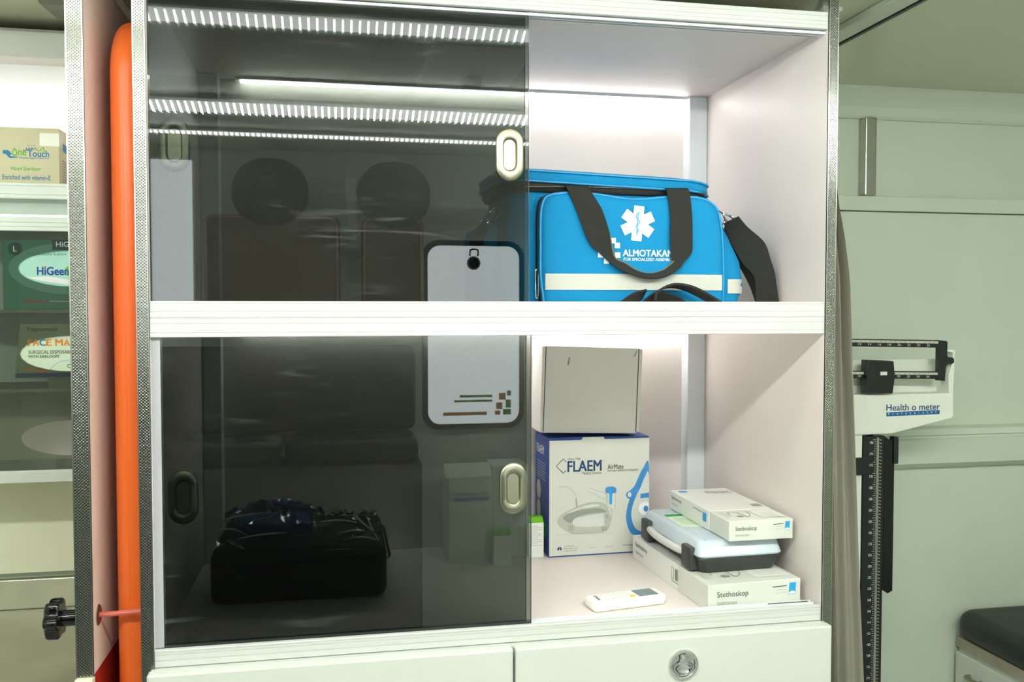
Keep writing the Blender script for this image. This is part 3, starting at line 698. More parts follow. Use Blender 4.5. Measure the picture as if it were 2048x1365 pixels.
# stethoscope boxes
def steth(loc, rz, w, l, h, label, split):
    t = thing('stethoscope_box', label, 'box', loc, (0, 0, R(rz)), group='stethoscope boxes in the stack')
    obj('sleeve', bx(0, w, l*split, l, 0, h, .0012, 2), M_STETH, t, local=True)
    obj('box_end', bx(.0006, w-.0006, 0, l*split, .0004, h-.0006, .0012, 2), M_STETH2, t, local=True)
    f = Face(t, (0, 0, 0), (1, 0, 0), (0, 0, 1), w, h)
    f.text('Stethoskop', w*.10, h*.72, w*.43, h*.45, M_DG, .002); f.text('Stethoscope', w*.10, h*.38, w*.31, h*.19, M_G2, .002)
    f.poly([(w*.865, h*.42), (w*.94, h*.42), (w*.947, h*.86), (w*.875, h*.86)], M_CYAN, 'logo_square'); f.poly([(w*.868, h*.44), (w*.935, h*.44), (w*.935, h*.52), (w*.90, h*.56), (w*.868, h*.50)], M_WHITE, 'logo_wave', 2)
    f.stroke([(w*.69, h*.74), (w*.845, h*.76)], h*.03, M_DG, 'small_print'); f.stroke([(w*.73, h*.62), (w*.845, h*.63)], h*.02, M_G1, 'small_print'); f.stroke([(w*.72, h*.50), (w*.845, h*.52)], h*.02, M_G1, 'small_print')
    f = Face(t, (0, l, 0), (0, -1, 0), (0, 0, 1), l, h)
    f.text('Stethoskop', l*.045, h*.80, l*.23, h*.55, M_DG, .002); f.text('Stethoscope', l*.05, h*.45, l*.17, h*.27, M_G2, .002)
    if w < .15:
        f.poly([(l*.60, h*.35), (l*.66, h*.35), (l*.66, h*.80), (l*.60, h*.80)], M_CYAN, 'logo_square'); f.stroke([(l*.44, h*.78), (l*.58, h*.74)], h*.03, M_DG, 'small_print')
    else:
        f.strokes([[(l*.57, h*.35), (l*.57, h*.8), (l*.60, h*.8), (l*.60, h*.35), (l*.57, h*.35)], [(l*.57, h*.25), (l*.655, h*.25)]] + [[(l*(.62+.007*i), h*.35), (l*(.62+.007*i), h*.8)] for i in range(5)], h*.025, M_DG, 'box_symbols')
    f = Face(t, (0, 0, h-.0003), (1, 0, 0), (0, 1, 0), w, l)
    f.poly([(w*.58, l*.06), (w*.95, l*.06), (w*.95, l*.26), (w*.58, l*.26)], M_STETH, 'top_label', 2); f.strokes([[(w*.62, l*(.09+.02*i)), (w*.88, l*(.09+.02*i))] for i in range(6)], .0008, M_G1, 'label_print', 3)
    f.stroke([(w*.18, l*.14), (w*.24, l*.24), (w*.36, l*.20), (w*.40, l*.10), (w*.50, l*.16), (w*.52, l*.24)], .0022, M_G2, 'stethoscope_picture', 2, smooth=4)
    f.ell(w*.30, l*.12, w*.05, l*.02, M_G2, 'stethoscope_picture', 2); f.strokes([[(w*.06, l*(.10+.018*i)), (w*.16, l*(.10+.018*i))] for i in range(9)], .0007, M_G2, 'label_print', 2)
    f = Face(t, (0, 0, h), (1, 0, 0), (0, 1, 0), w, l)
    f.text('Stethoskop', w*.50, l*.92, w*.92, l*.80, M_G2, .002, flip=True); f.poly([(w*.1, l*.90), (w*.24, l*.90), (w*.24, l*.95), (w*.1, l*.95)], M_CYAN, 'logo_square', 2)
    f.poly([(w*.80, l*.37), (w*.95, l*.37), (w*.95, l*.44), (w*.80, l*.44)], M_G2, 'bar_code', 2)
    return t
steth((.643, .034, ZF), 2.65, .186, .366, .0495, 'larger white stethoscope box at the bottom of the stack', .36)
# tool case between them
tc_ = thing('instrument_case', 'black case with milky blue lid lying between two stethoscope boxes', 'case', (.650, .090, 1.0058), (0, 0, R(2.0)))
CW, CL = .172, .292
def taper(w0, w1, l0, l1, z0, z1, cxx, cyy, rc=.014):
    bm = bmesh.new(); rows = []
    for k, (z, g) in enumerate(((z0, -.003), (z0+.003, 0), (z1-.004, 0), (z1-.001, -.002), (z1, -.005))):
        f_ = (z-z0)/(z1-z0); w_ = w0+(w1-w0)*f_+2*g; l_ = l0+(l1-l0)*f_+2*g
        rows.append([bm.verts.new((cxx+a, cyy+b, z)) for a, b in rrect(w_, l_, rc, 4)])
    for A, B in zip(rows, rows[1:]):
        for j in range(len(A)): bm.faces.new((A[j], A[(j+1) % len(A)], B[(j+1) % len(A)], B[j]))
    bm.faces.new(rows[0]); bm.faces.new(rows[-1]); return bm
obj('base', taper(.150, CW, .268, CL, 0, .031, CW/2, CL/2), M_GRY, tc_, True, local=True)
ld = obj('lid', taper(CW+.003, CW-.012, CL+.003, CL-.02, .031, .0605, CW/2, CL/2), M_LIDPL, tc_, True, local=True)
obj('lid_ridge', bx(.018, CW-.012, .012, CL-.014, .0595, .0612, .0006, 1), M_LIDPL, ld, local=True)
lf = Face(ld, (.002, .06, .0613), (1, 0, 0), (0, 1, 0), .1, .2)
lf.poly([(.018, .06), (.085, .04), (.085, .17), (.018, .17)], M_PGREEN, 'lid_label'); lf.poly([(.02, .145), (.06, .145), (.06, .165), (.02, .165)], M_GREEN, 'label_title', 2)
lf.strokes([[(.025, .075+.008*i), (.075, .070+.008*i)] for i in range(8)], .0012, M_GREEN, 'label_print', 2)
for y in (.022, CL-.060):
    obj('hinge_block', bx(-.009, .012, y, y+.042, .003, .046, .004), M_GRY, tc_, True, local=True)
obj('grip', tube(smooth_pts([(-.003, .062, .030), (-.010, .085, .031), (-.014, .140, .032), (-.010, .200, .031), (-.003, .234, .030)], 4), .0075, 10), M_HANDL, tc_, True, local=True)
steth((.7045, .082, 1.0680), 1.0, .1305, .290, .0385, 'smaller white stethoscope box on top of the stack', .30)
# remote control
rm = thing('remote_control', 'white remote control with a yellow button and grey display', 'remote', (.512, .102, ZF), (0, 0, R(9)))
obj('casing', pillow(.148, .050, .019, .011, .007, T3(0, 0, .0095) @ Matrix.Rotation(R(90), 4, 'X')), M_REMOTE, rm, True, local=True)
obj('display', bx(.020, .060, -.018, .018, .0185, .0194, .0004, 1), M_LCD, rm, local=True)
obj('power_button', lathe([(0, .0009), (.0052, .0008), (.006, 0)], 20, T3(.0095, -.011, .0189)), M_YEL, rm, True, local=True)
bt = None
for i in range(5):
    for j in range(3):
        if i == 4 and j == 0: continue
        if bt is None: o = obj('button', bx(-.0042, .0042, -.0026, .0026, 0, .0008, .0006, 1), mat('button_grey', (212, 214, 204), .4), rm, local=True); bt = o.data
        else: o = bpy.data.objects.new('button', bt); C.objects.link(o); o.parent = rm
        o.location = (-.040+.011*i, -.012+.012*j, .0188)
rf = Face(rm, (-.06, .014, .0191), (0, -1, 0), (1, 0, 0), .05, .05); rf.text('DMobel', .002, .006, .027, .0, M_DG, .02)
# boxes half hidden behind the smoked pane
bp_ = thing('blood_pressure_monitor_box', 'tall grey carton with a blue title band behind the smoked pane', 'box', (.226, .428, ZF), (0, 0, R(2)))
obj('carton', bx(0, .095, 0, .09, 0, .183, .001, 1), M_CARD, bp_, local=True)
obj('open_flap', prism([(0, .183), (.0, .1835), (.03, .2095), (.031, .2085)], YZ, -.006, .094), M_CARD, bp_, local=True)
f = Face(bp_, (0, 0, 0), (1, 0, 0), (0, 0, 1), .095, .183)
f.text('Blood Pressure Monitor', .010, .152, .085, .144, M_NAVY, .01); f.poly([(.010, .132), (.087, .132), (.087, .140), (.010, .140)], M_BLUE, 'title_band')
for a, b, c in ((.022, .045, .108), (.030, .060, .095), (.030, .058, .080), (.042, .070, .052)): f.stroke([(a, c), (b, c)], .0016, M_G2, 'small_print')
f.text('CE', .044, .022, .060, .012, M_DG); f.strokes([[(.072, .010), (.082, .022)], [(.082, .010), (.072, .022)], [(.071, .008), (.083, .008)]], .001, M_DG, 'bin_symbol')
b3 = thing('white_carton', 'white carton with bar code beside the blue nebulizer carton, behind smoked glass', 'box', (.326, .460, ZF))
obj('carton', bx(0, .078, 0, .085, 0, .200, .001, 1), M_CARD, b3, local=True); obj('lid_seam', bx(-.0005, .0785, -.0006, .085, .176, .2015, .001, 1), M_CARD, b3, local=True)
f = Face(b3, (0, 0, 0), (1, 0, 0), (0, 0, 1), .078, .2)
f.strokes([[(.046+.004*i, .075), (.046+.004*i, .105)] for i in range(6)], .0018, M_DG, 'bar_code'); f.strokes([[(.010, .150-.006*i), (.05, .150-.006*i)] for i in range(7)], .0012, M_G2, 'small_print')
def medbox(loc, rz, w, d, h, label):
    t = thing('medicine_box', label, 'box', loc, (0, 0, R(rz)), group='small green-topped medicine boxes')
    obj('carton', bx(0, w, 0, d, 0, h-.010, .0006, 1), M_STETH, t, local=True)
    obj('green_top', prism([(0, h-.010), (d*.0+.0, h-.010), (d, h-.010), (d, h), (.012, h)], YZ, 0, w), M_LGREEN, t, local=True)
    f = Face(t, (0, 0, 0), (1, 0, 0), (0, 0, 1), w, h)
    f.strokes([[(w*.12, h*(.80-.05*i)), (w*(.88 if i % 3 else .6), h*(.80-.05*i))] for i in range(11)], .0008, M_G2, 'small_print')
medbox((.317, .392, ZF), -4, .036, .03, .074, 'small green-topped medicine box in front of the white carton')
medbox((.403, .440, ZF), 0, .033, .03, .086, 'small green-topped medicine box touching the nebulizer carton')
# wrapped black bag at the left, behind both panes
wb = thing('wrapped_case', 'black soft case under crinkled clear film behind the smoked pane', 'case', (-.07, .36, ZF))
obj('case_body', bx(-.235, .085, .23, .49, ZF, 1.058, .018, 4), mat('soft_black', (44, 46, 46), .5), wb, True)
obj('case_rim', tube([(-.235+.016+a, .0, 0) for a in ()] or [(-.07+a, .36+b, 1.030) for a, b in rrect(.322, .262, .02, 4)], .003, 6, True), M_BLKG, wb, True)
obj('blue_sleeve', pillow(.15, .10, .03, .02, .012, T3(-.13, .36, 1.072) @ Matrix.Rotation(R(90), 4, 'X')), mat('blue_cloth', (40, 110, 170), .6), wb, True)
bm = bmesh.new(); NX, NY = 40, 22; G = []
for i in range(NX+1):
    row = []
    for j in range(NY+1):
        x = -.225+.30*i/NX; y = .235+.24*j/NY
        hump = .045*max(0, 1-((x+.13)/.11)**2-((y-.36)/.09)**2)**.5 if ((x+.13)/.11)**2+((y-.36)/.09)**2 < 1 else 0
        row.append(bm.verts.new((x, y, 1.062+hump+random.uniform(0, .016))))
    G.append(row)
for i in range(NX):
    for j in range(NY): bm.faces.new((G[i][j], G[i+1][j], G[i+1][j+1], G[i][j+1]))
fo = obj('clear_film', bm, M_FILM, wb)
M_CREASE_GLINT = mat('crease_glint', (246, 248, 248), .3, .0, var=0)  # white put on the crease ridges as their glints under the strip light
CR = [[(-.245, .33, 1.085), (-.20, .32, 1.100), (-.14, .32, 1.106), (-.115, .32, 1.102)], [(-.235, .30, 1.080), (-.20, .29, 1.084), (-.17, .285, 1.070)], [(-.17, .33, 1.088), (-.14, .32, 1.094), (-.12, .31, 1.082)], [(-.125, .34, 1.103), (-.10, .33, 1.090), (-.085, .32, 1.076)],
      [(-.21, .27, 1.066), (-.15, .26, 1.078), (-.10, .26, 1.080)], [(-.20, .25, 1.066), (-.18, .245, 1.060), (-.16, .24, 1.040)], [(-.155, .24, 1.039), (-.08, .235, 1.046), (0, .235, 1.050), (.05, .235, 1.046), (.074, .235, 1.036)], [(-.01, .28, 1.066), (.02, .27, 1.076), (.045, .26, 1.076)], [(-.04, .30, 1.088), (0, .29, 1.092), (.03, .29, 1.086)],
      [(.03, .30, 1.096), (.045, .29, 1.082), (.06, .27, 1.074)], [(.05, .30, 1.094), (.062, .28, 1.070), (.072, .26, 1.056)], [(.0, .25, 1.064), (.04, .24, 1.070), (.07, .24, 1.062)], [(.055, .236, 1.026), (.070, .236, 1.036)], [(-.24, .26, 1.052), (-.22, .25, 1.064), (-.19, .25, 1.068)]]
for P in CR: obj('crease_glint', tube(smooth_pts(P, 4), [.0006+.0013*math.sin(math.pi*k/(4*(len(P)-1))) for k in range(4*(len(P)-1)+1)], 5), M_CREASE_GLINT, fo, True)

# ================================================================== LEFT SIDE: partition, spine board, strap, knob
pt = thing('partition_panel', 'pinkish upright partition with embossed steel edge left of the orange board', 'partition', (-.386, .30, .935))
obj('panel', bx(-.397, -.375, .0, .618, .935, 2.049), M_PANEL, pt)
et = obj('edge_trim', bx(-.3985, -.3735, -.003, 0, .935, 2.049), M_STEEL, pt)
obj('trim_lip', bx(-.3985, -.3968, -.0036, 0, .935, 2.049), M_BRUSH, et); obj('trim_lip', bx(-.3752, -.3735, -.0036, 0, .935, 2.049), M_BRUSH, et)
sb = thing('spine_board', 'bright orange plastic spine board standing in the narrow slot', 'spine board', (-.330, .28, FLOOR_Z))
obj('board', pillow(.42, 1.775, .048, .11, .0225, T3(-.330, .262, 1.0885) @ Matrix.Rotation(R(90), 4, 'Z'), 10, 6), M_ORANGE, sb, True)
obj('mould_seam', bx(-.3326, -.3314, .0515, .053, .42, 1.86), M_ORANGE, sb)
st_ = thing('retaining_strap', 'thin red rubber cord tied across the orange board', 'cord', (-.34, .036, 1.019))
obj('cord', tube([(-.374, .036, 1.0185), (-.355, .035, 1.019), (-.304, .036, 1.0212)], .0042, 8), M_STRAP, st_, True)
obj('washer', lathe([(.0055, 0), (.0055, .0015), (.0150, .0015), (.0165, .0)], 24, T3(-.375, .036, 1.0185) @ Matrix.Rotation(R(90), 4, 'Y')), M_BRUSH, st_, True)
obj('hole', lathe([(.0, .0004), (.0135, .0008)], 24, T3(-.3738, .036, 1.0185) @ Matrix.Rotation(R(90), 4, 'Y')), mat('hole_red', (120, 45, 35), .7), st_)
kn = thing('clamp_knob', 'black lobed clamp knob on the left of the steel-edged partition', 'knob', (-.43, .036, 1.0165))
def lobes(r0, x): return [(x, .036+(r0*(1+.13*math.cos(6*a)))*math.cos(a), 1.0165+(r0*(1+.13*math.cos(6*a)))*math.sin(a)) for a in [2*math.pi*k/60 for k in range(60)]]
bm = bmesh.new(); rows = [[bm.verts.new(p) for p in lobes(r, x)] for r, x in ((.022, -.450), (.027, -.4475), (.0285, -.443), (.0285, -.431), (.026, -.428), (.016, -.427))]
for A, B in zip(rows, rows[1:]):
    for k in range(60): bm.faces.new((A[k], A[(k+1) % 60], B[(k+1) % 60], B[k]))
bm.faces.new(rows[0]); bm.faces.new(rows[-1]); obj('grip', bm, M_BLKG, kn, True)
obj('collar', lathe([(0, -.001), (.0125, -.001), (.0125, .030), (0, .030)], 20, T3(-.4275, .036, 1.0165) @ Matrix.Rotation(R(90), 4, 'Y')), M_BLKG, kn, True)

# ================================================================== LEFT BAY
lu = thing('dispenser_cabinet', 'white wall unit with an open shelf above a smoked glove-box dispenser', 'cabinet', (-.80, .50, 1.165))
XA, XB = -1.28, -.3975
obj('top_rail', prism([(.40, 1.979), (.40, 2.0235), (.407, 2.0245), (.44, 2.0245), (.44, 1.985), (.415, 1.979)], YZ, XA, XB), M_RAIL, lu)
obj('light_strip', bx(XA+.05, XB-.02, .445, .465, 2.000, 2.008), emit('shelf_led', COL_CAB, 9.), lu)
obj('top_panel', bx(XA, XB, .44, .61, 2.010, 2.040), M_LAM, lu)
M_NEUT = mat('neutral_laminate', (226, 232, 230), .4, var=.01); M_RAIL2 = mat('bright_rail', (232, 240, 232), .35, var=.01)
obj('back_panel', bx(XA, XB, .597, .612, 1.165, 2.01), M_NEUT, lu)
obj('shelf_panel', bx(XA, XB, .412, .597, 1.716, 1.737), M_NEUT, lu)
def lrail(z0, z1, gr, name):
    P = [(.412, z1), (.401, z1), (.40, z1-.001)]
    for g_ in gr: P += [(.40, g_+.0009), (.4022, g_+.0004), (.4022, g_-.0004), (.40, g_-.0009)]
    P += [(.40, z0+.001), (.401, z0), (.412, z0)]
    obj(name, prism(P, YZ, XA, XB), M_RAIL2, lu)
lrail(1.710, 1.739, [1.733, 1.717], 'shelf_rail'); lrail(1.648, 1.674, [1.664, 1.656], 'dispenser_rail')
obj('slot_back', bx(XA, XB, .43, .44, 1.674, 1.716), mat('slot_grey', (168, 180, 168), .5), lu)
obj('light_strip', bx(XA, XB-.01, .405, .411, 1.6755, 1.679), emit('dispenser_led', COL_ROOM, 3.5), lu)
# smoked front with oval openings
bm = bmesh.new(); zs = (1.577, 1.413, 1.2495)
loops = [[(XA, 1.186), (XB, 1.186), (XB, 1.650), (XA, 1.650)]] + [[(-.508+.094*math.cos(2*math.pi*k/40), z+.0345*math.sin(2*math.pi*k/40)) for k in range(40)] for z in zs]
for L in loops:
    vs = [bm.verts.new((a, .4045, b)) for a, b in L]
    for i in range(len(vs)): bm.edges.new((vs[i], vs[(i+1) % len(vs)]))
bmesh.ops.triangle_fill(bm, use_beauty=True, edges=bm.edges[:])
r_ = bmesh.ops.extrude_face_region(bm, geom=bm.faces[:])
for v in [g_ for g_ in r_['geom'] if isinstance(g_, bmesh.types.BMVert)]: v.co.y += .004
obj('smoked_front', bm, M_ACRYL, lu)
obj('bottom_rail', bx(XA, XB, .400, .597, 1.165, 1.1885, .0015), M_RAIL, lu)
for z in (1.345, 1.498): obj('dispenser_shelf', bx(XA, XB, .411, .597, z-.006, z), mat('dispenser_inside', (150, 148, 132), .6), lu)
obj('inner_back', bx(XA, XB, .540, .597, 1.1885, 1.339), mat('dispenser_back', (205, 198, 190), .6), lu)
# hand sanitizer carton
hs = thing('hand_sanitizer_box', 'cream hand sanitizer carton on the upper left shelf', 'box', (-.640, .418, 1.737), (0, 0, R(-1)))
obj('carton', bx(-.03, .1125, 0, .11, 0, .1095, .002, 2), M_CREAM, hs, True, local=True)
obj('tape', bx(.078, .1128, -.0004, .02, .075, .100), mat('clear_tape', (232, 232, 214), .2), hs, local=True)
f = Face(hs, (.0, 0, 0), (1, 0, 0), (0, 0, 1), .1125, .1095, [(-10, 252), (122, 255), (122, 366), (-10, 364)])
Z5 = lambda P: [(x/8.533, 240+y/8.533) for x, y in P]
def t5(s_, x0, y0, x1, y1, m, b=0):
    (u0, v0), (u1, v1) = Z5([(x0, y0), (x1, y1)]); f.text(s_, u0, v0, u1, v1, m, b)
M_TEALB = mat('teal_blue_print', (20, 130, 180), .5, var=0)
t5('ne', 310, 500, 450, 578, M_LGREEN, .02); t5('Touch', 475, 497, 858, 595, M_TEALB, .02)
f.stroke(Z5([(245, 462), (210, 530), (215, 562), (245, 575), (278, 560), (282, 530)]), .0022, M_LGREEN, 'logo_drop', 2, True, smooth=3)
f.poly(Z5([(38, 492), (120, 490), (160, 510), (195, 560), (170, 565), (170, 592), (295, 595), (300, 612), (160, 622), (130, 600), (90, 555), (38, 552)]), M_TEALB, 'logo_hand', 2)
t5('Wherever Hygiene Comes First', 320, 606, 855, 640, M_TEALB); t5('Hand Sanitizer', 178, 765, 708, 822, M_LGREEN, .008); t5('Enriched with vitamin-E', 22, 908, 880, 975, M_TEALB, .008)
AR = [([(770, 440), (752, 446), (752, 468), (770, 470), (772, 500), (745, 517)], M_LGREEN), ([(715, 455), (722, 480), (700, 498), (660, 496), (640, 478), (642, 460)], M_LGREEN),
      ([(610, 440), (612, 468), (560, 470), (556, 448), (558, 470), (510, 471), (506, 450), (508, 472), (460, 472), (456, 452), (458, 475), (445, 495), (412, 500), (398, 480)], M_TEALB)]
for P, m_ in AR: f.stroke(Z5(P), .0016, m_, 'lettering', 2, smooth=3)
for x, y, m_ in ((672, 438, M_LGREEN), (692, 440, M_LGREEN), (590, 415, M_TEALB), (605, 415, M_TEALB), (545, 418, M_TEALB), (560, 418, M_TEALB), (480, 420, M_TEALB), (500, 420, M_TEALB), (490, 405, M_TEALB)):
    (u0, v0), = Z5([(x, y)]); f.ell(u0, v0, .7, .7, m_, 'lettering', 2, 8)
f = Face(hs, (.1125, 0, 0), (0, 1, 0), (0, 0, 1), .11, .1095)
f.poly([(.02, .085), (.07, .080), (.10, .060), (.06, .065), (.02, .070)], M_TEALB, 'logo_hand'); f.strokes([[(.015, .05-.005*i), (.1, .05-.005*i)] for i in range(9)], .002, M_G2, 'small_print')
# glove carton
gv = thing('glove_box', 'teal latex glove carton behind the top oval opening', 'box', (-.545, .4095, 1.498))
obj('carton', bx(-.085, .145, 0, .075, 0, .134, .0015, 1), M_TEAL, gv, local=True)
f = Face(gv, (-.085, 0, 0), (1, 0, 0), (0, 0, 1), .23, .134)
def wx(x, z): return (x+.63, z-1.498)
f.poly([wx(-.508+.112*math.cos(a*.2618), 1.577+.05*math.sin(a*.2618)) for a in range(24)], mat('mid_teal_card', (120, 190, 174), .45), 'oval_print', 1)
f.poly([wx(-.508+.093*math.cos(a*.2618), 1.577+.034*math.sin(a*.2618)) for a in range(24)], M_TEALP, 'oval_print', 2)
f.poly([wx(x, z) for x, z in ((-.588, 1.560), (-.56, 1.553), (-.51, 1.545), (-.45, 1.543), (-.42, 1.553), (-.50, 1.554), (-.55, 1.562))], M_WHITE, 'swoosh', 3)
def tw(F_, o_, s_, x0, z0, x1, z1, m_, b=0., lay=4):
    a, b0 = o_(x0, z0); c, d = o_(x1, z1); F_.text(s_, a, d, c, b0, m_, b, lay=lay)
tw(f, wx, 'HiGeen', -.5685, 1.5645, -.5125, 1.580, mat('royal_print', (20, 70, 160), .5, var=0), .03); a, b = wx(-.5540, 1.5800); f.ell(a, b, .0018, .0018, M_ORP, 'letter_dot', 4)
f.poly([wx(-.510+.010*math.cos(a*.5), 1.572+.010*math.sin(a*.5)) for a in range(13)], M_LGREEN, 'green_dot', 4)
tw(f, wx, 'Disposable Latex Examination Gloves', -.586, 1.6005, -.43, 1.6085, M_TEAL, .005); f.poly([wx(*p) for p in ((-.541, 1.613), (-.46, 1.613), (-.46, 1.632), (-.541, 1.632))], mat('navy_patch', (24, 44, 96), .5), 'brand_patch', 2)
tw(f, wx, 'HiGeen', -.534, 1.619, -.490, 1.629, M_WHITE, .01); a, b = wx(-.607, 1.614); f.ell(a, b, .0125, .0125, mat('deep_teal', (0, 90, 84), .5), 'size_disc', 2); tw(f, wx, 'L', -.610, 1.609, -.604, 1.619, M_WHITE, .01)
a, b = wx(-.596, 1.512); f.poly([(a, b), (a+.042, b), (a+.042, b+.004), (a, b+.004)], mat('red_line', (190, 90, 60), .5), 'small_print', 2); f.stroke([(a+.048, b+.002), (a+.12, b+.002)], .002, M_PALE, 'small_print', 2)
# face mask carton
fm = thing('face_mask_box', 'pale green face mask carton behind the middle oval opening', 'box', (-.505, .4095, 1.345), (0, 0, 0))
obj('carton', prism([(-.108, .021), (.105, .021), (.105, .126), (-.0965, .126)], XZ, 0, .07, .001), M_OLIVE, fm, local=True)
obj('tray', bx(-.05, .10, .005, .065, .0, .021), mat('tray_grey', (130, 138, 112), .6), fm, local=True)
def wm(x, z): return (x+.613, z-1.345)
f = Face(fm, (-.108, 0, 0), (1, 0, 0), (0, 0, 1), .213, .126)
f.poly([wm(-.508+.0935*math.cos(a*.2618), 1.413+.0343*math.sin(a*.2618)) for a in range(24)], M_PGREEN, 'oval_print', 1)
f.poly([wm(*p) for p in ((-.610, 1.3675), (-.401, 1.3675), (-.401, 1.376), (-.609, 1.376))], M_NAVY, 'blue_stripe', 1)
tw(f, wm, 'Fayomed', -.588, 1.455, -.535, 1.464, M_DG, .03)
x = -.5875
for i, (ch, wd) in enumerate(zip('FACEMASK', (.009, .012, .012, .010, .015, .012, .011, .012))):
    if i == 4: x += .006
    tw(f, wm, ch, x, 1.4285, x+wd*.86, 1.4405, M_ORP if i in (0, 4) else mat('blue_letter', (60, 120, 170), .5, var=0) if i in (2, 6) else M_ORP, .03); x += wd
tw(f, wm, 'SURGICAL DISPOSABLE-', -.587, 1.413, -.503, 1.4195, M_DG, .01); tw(f, wm, 'WITH EARLOOPS', -.5875, 1.405, -.5320, 1.4105, M_DG, .01); tw(f, wm, 'CE', -.518, 1.385, -.508, 1.3925, M_DG, .01)
f.stroke([wm(-.55, 1.382), wm(-.53, 1.398), wm(-.50, 1.400)], .002, mat('pale_blue_print', (180, 210, 226), .5), 'mask_picture', 2, smooth=3)
a, b = wm(-.595, 1.383); f.strokes([[(a, b), (a+.018, b)], [(a+.022, b-.003), (a+.045, b-.003)]], .005, M_ORP, 'small_print', 2)
# steel counter and base cabinet
obj('splash_panel', bx(XA, -.4015, .600, .616, .9360, 1.1645), mat('splash_laminate', (232, 232, 206), .4), lu)
sc_ = thing('steel_counter', 'brushed steel worktop with upstand below the glove dispenser', 'worktop', (-.83, .33, .85))
obj('top', bx(-1.28, -.3995, .010, .618, .835, .857, .004), mat('worktop_steel', (196, 195, 180), .38, .85, var=.10, vscale=9), sc_)
obj('upstand', bx(-1.28, -.3995, .600, .617, .857, .922, .003), mat('worktop_steel', (196, 195, 180), .38), sc_)
bc = thing('base_cabinet', 'cream base cabinet with a red end panel under the steel worktop', 'cabinet', (-.83, .33, FLOOR_Z))
obj('carcass', bx(-1.28, -.3995, .030, .610, FLOOR_Z, .835), M_DRAW, bc)
obj('end_panel', bx(-.3990, -.3765, .006, .612, FLOOR_Z, .934), M_RED, bc)
obj('end_cap', bx(-.3995, -.3735, -.012, .006, FLOOR_Z, .9345, .002), mat('cream_edge', (226, 226, 200), .5), bc)
for xa in (-1.275, -.84): obj('door', bx(xa, xa+.43, .012, .030, FLOOR_Z+.06, .828, .003), M_DRAW, bc)

# ================================================================== RIGHT SIDE: curtain, scale, bench
XR = [(2.045, .876), (1.86, .884), (1.75, .896), (1.70, .904), (1.627, .919), (1.553, .930), (1.423, .937), (1.236, .949), (1.046, .961), (.792, .978), (.50, .994), (.26, 1.004)]
def xr(z):
    for (z1, a), (z0, b) in zip(XR, XR[1:]):
        if z >= z0: return b+(a-b)*(z-z0)/(z1-z0)
    return XR[-1][1]
bm = bmesh.new(); rows = []; NS = 40
for i in range(61):
    z = 2.045-1.785*i/60; e = xr(z)-.012*min(1, max(0, (1.95-z)/.25)); row = []; am = .016+.020*min(1, (2.045-z)/.6)
    for j in range(NS+1):
        s_ = j/NS; x = .8685+(e-.8685)*s_**.9; y = .075-.02*s_+am*math.sin(s_*24.0+.7*math.sin(z*2.3))*(.55+.45*math.cos(3*s_+z))
        row.append(bm.verts.new((x, y, z)))
    rows.append(row)
for A, B in zip(rows, rows[1:]):
    for k in range(NS): bm.faces.new((A[k], A[k+1], B[k+1], B[k]))
geo = bmesh.ops.extrude_face_region(bm, geom=bm.faces[:])
for v in [g_ for g_ in geo['geom'] if isinstance(g_, bmesh.types.BMVert)]: v.co.y += .0025
cu = thing('curtain', 'grey fabric curtain hanging in folds beside the cabinet edge', 'curtain', (.92, .07, FLOOR_Z+.06))
obj('cloth', bm, M_CURT, cu, True)
obj('curtain_track', bx(.8665, .905, .055, .085, 2.043, 2.05), M_ALU, cu)
# physician scale
ps = thing('weighing_scale', 'white column weighing scale with black beams beside the curtain', 'scale', (1.19, .42, FLOOR_Z))
tr = obj('beam_tray', prism([(.985, 1.303), (1.407, 1.303), (1.408, 1.248), (1.402, 1.243), (1.247, 1.211), (1.13, 1.211), (.985, 1.245)], XZ, .395, .45, .003), M_SCALE, ps)
obj('tray_back', prism([(.985, 1.303), (1.395, 1.303), (1.395, 1.38), (.985, 1.38)], XZ, .440, .446), M_SCALE, ps)
obj('end_bracket', prism([(1.398, 1.300), (1.409, 1.300), (1.413, 1.404), (1.392, 1.404), (1.392, 1.400), (1.407, 1.398), (1.4055, 1.372), (1.396, 1.345)], XZ, .400, .428, .001), M_SCALE, ps)
def beam(zl, zr, h, name):
    return obj(name, prism([(1.00, zl-h), (1.368, zr-h), (1.368, zr), (1.00, zl)], XZ, .398, .406), M_BLK, ps)
b1 = beam(1.4345, 1.4265, .0175, 'upper_beam'); b2 = beam(1.3615, 1.3535, .0175, 'lower_beam')
obj('beam_end', prism([(1.366, 1.4268), (1.387, 1.4245), (1.390, 1.421), (1.389, 1.392), (1.392, 1.387), (1.404, 1.386), (1.408, 1.381), (1.4075, 1.374), (1.402, 1.371), (1.391, 1.370), (1.387, 1.365), (1.384, 1.331), (1.366, 1.333)], XZ, .397, .407), M_BLK, ps)
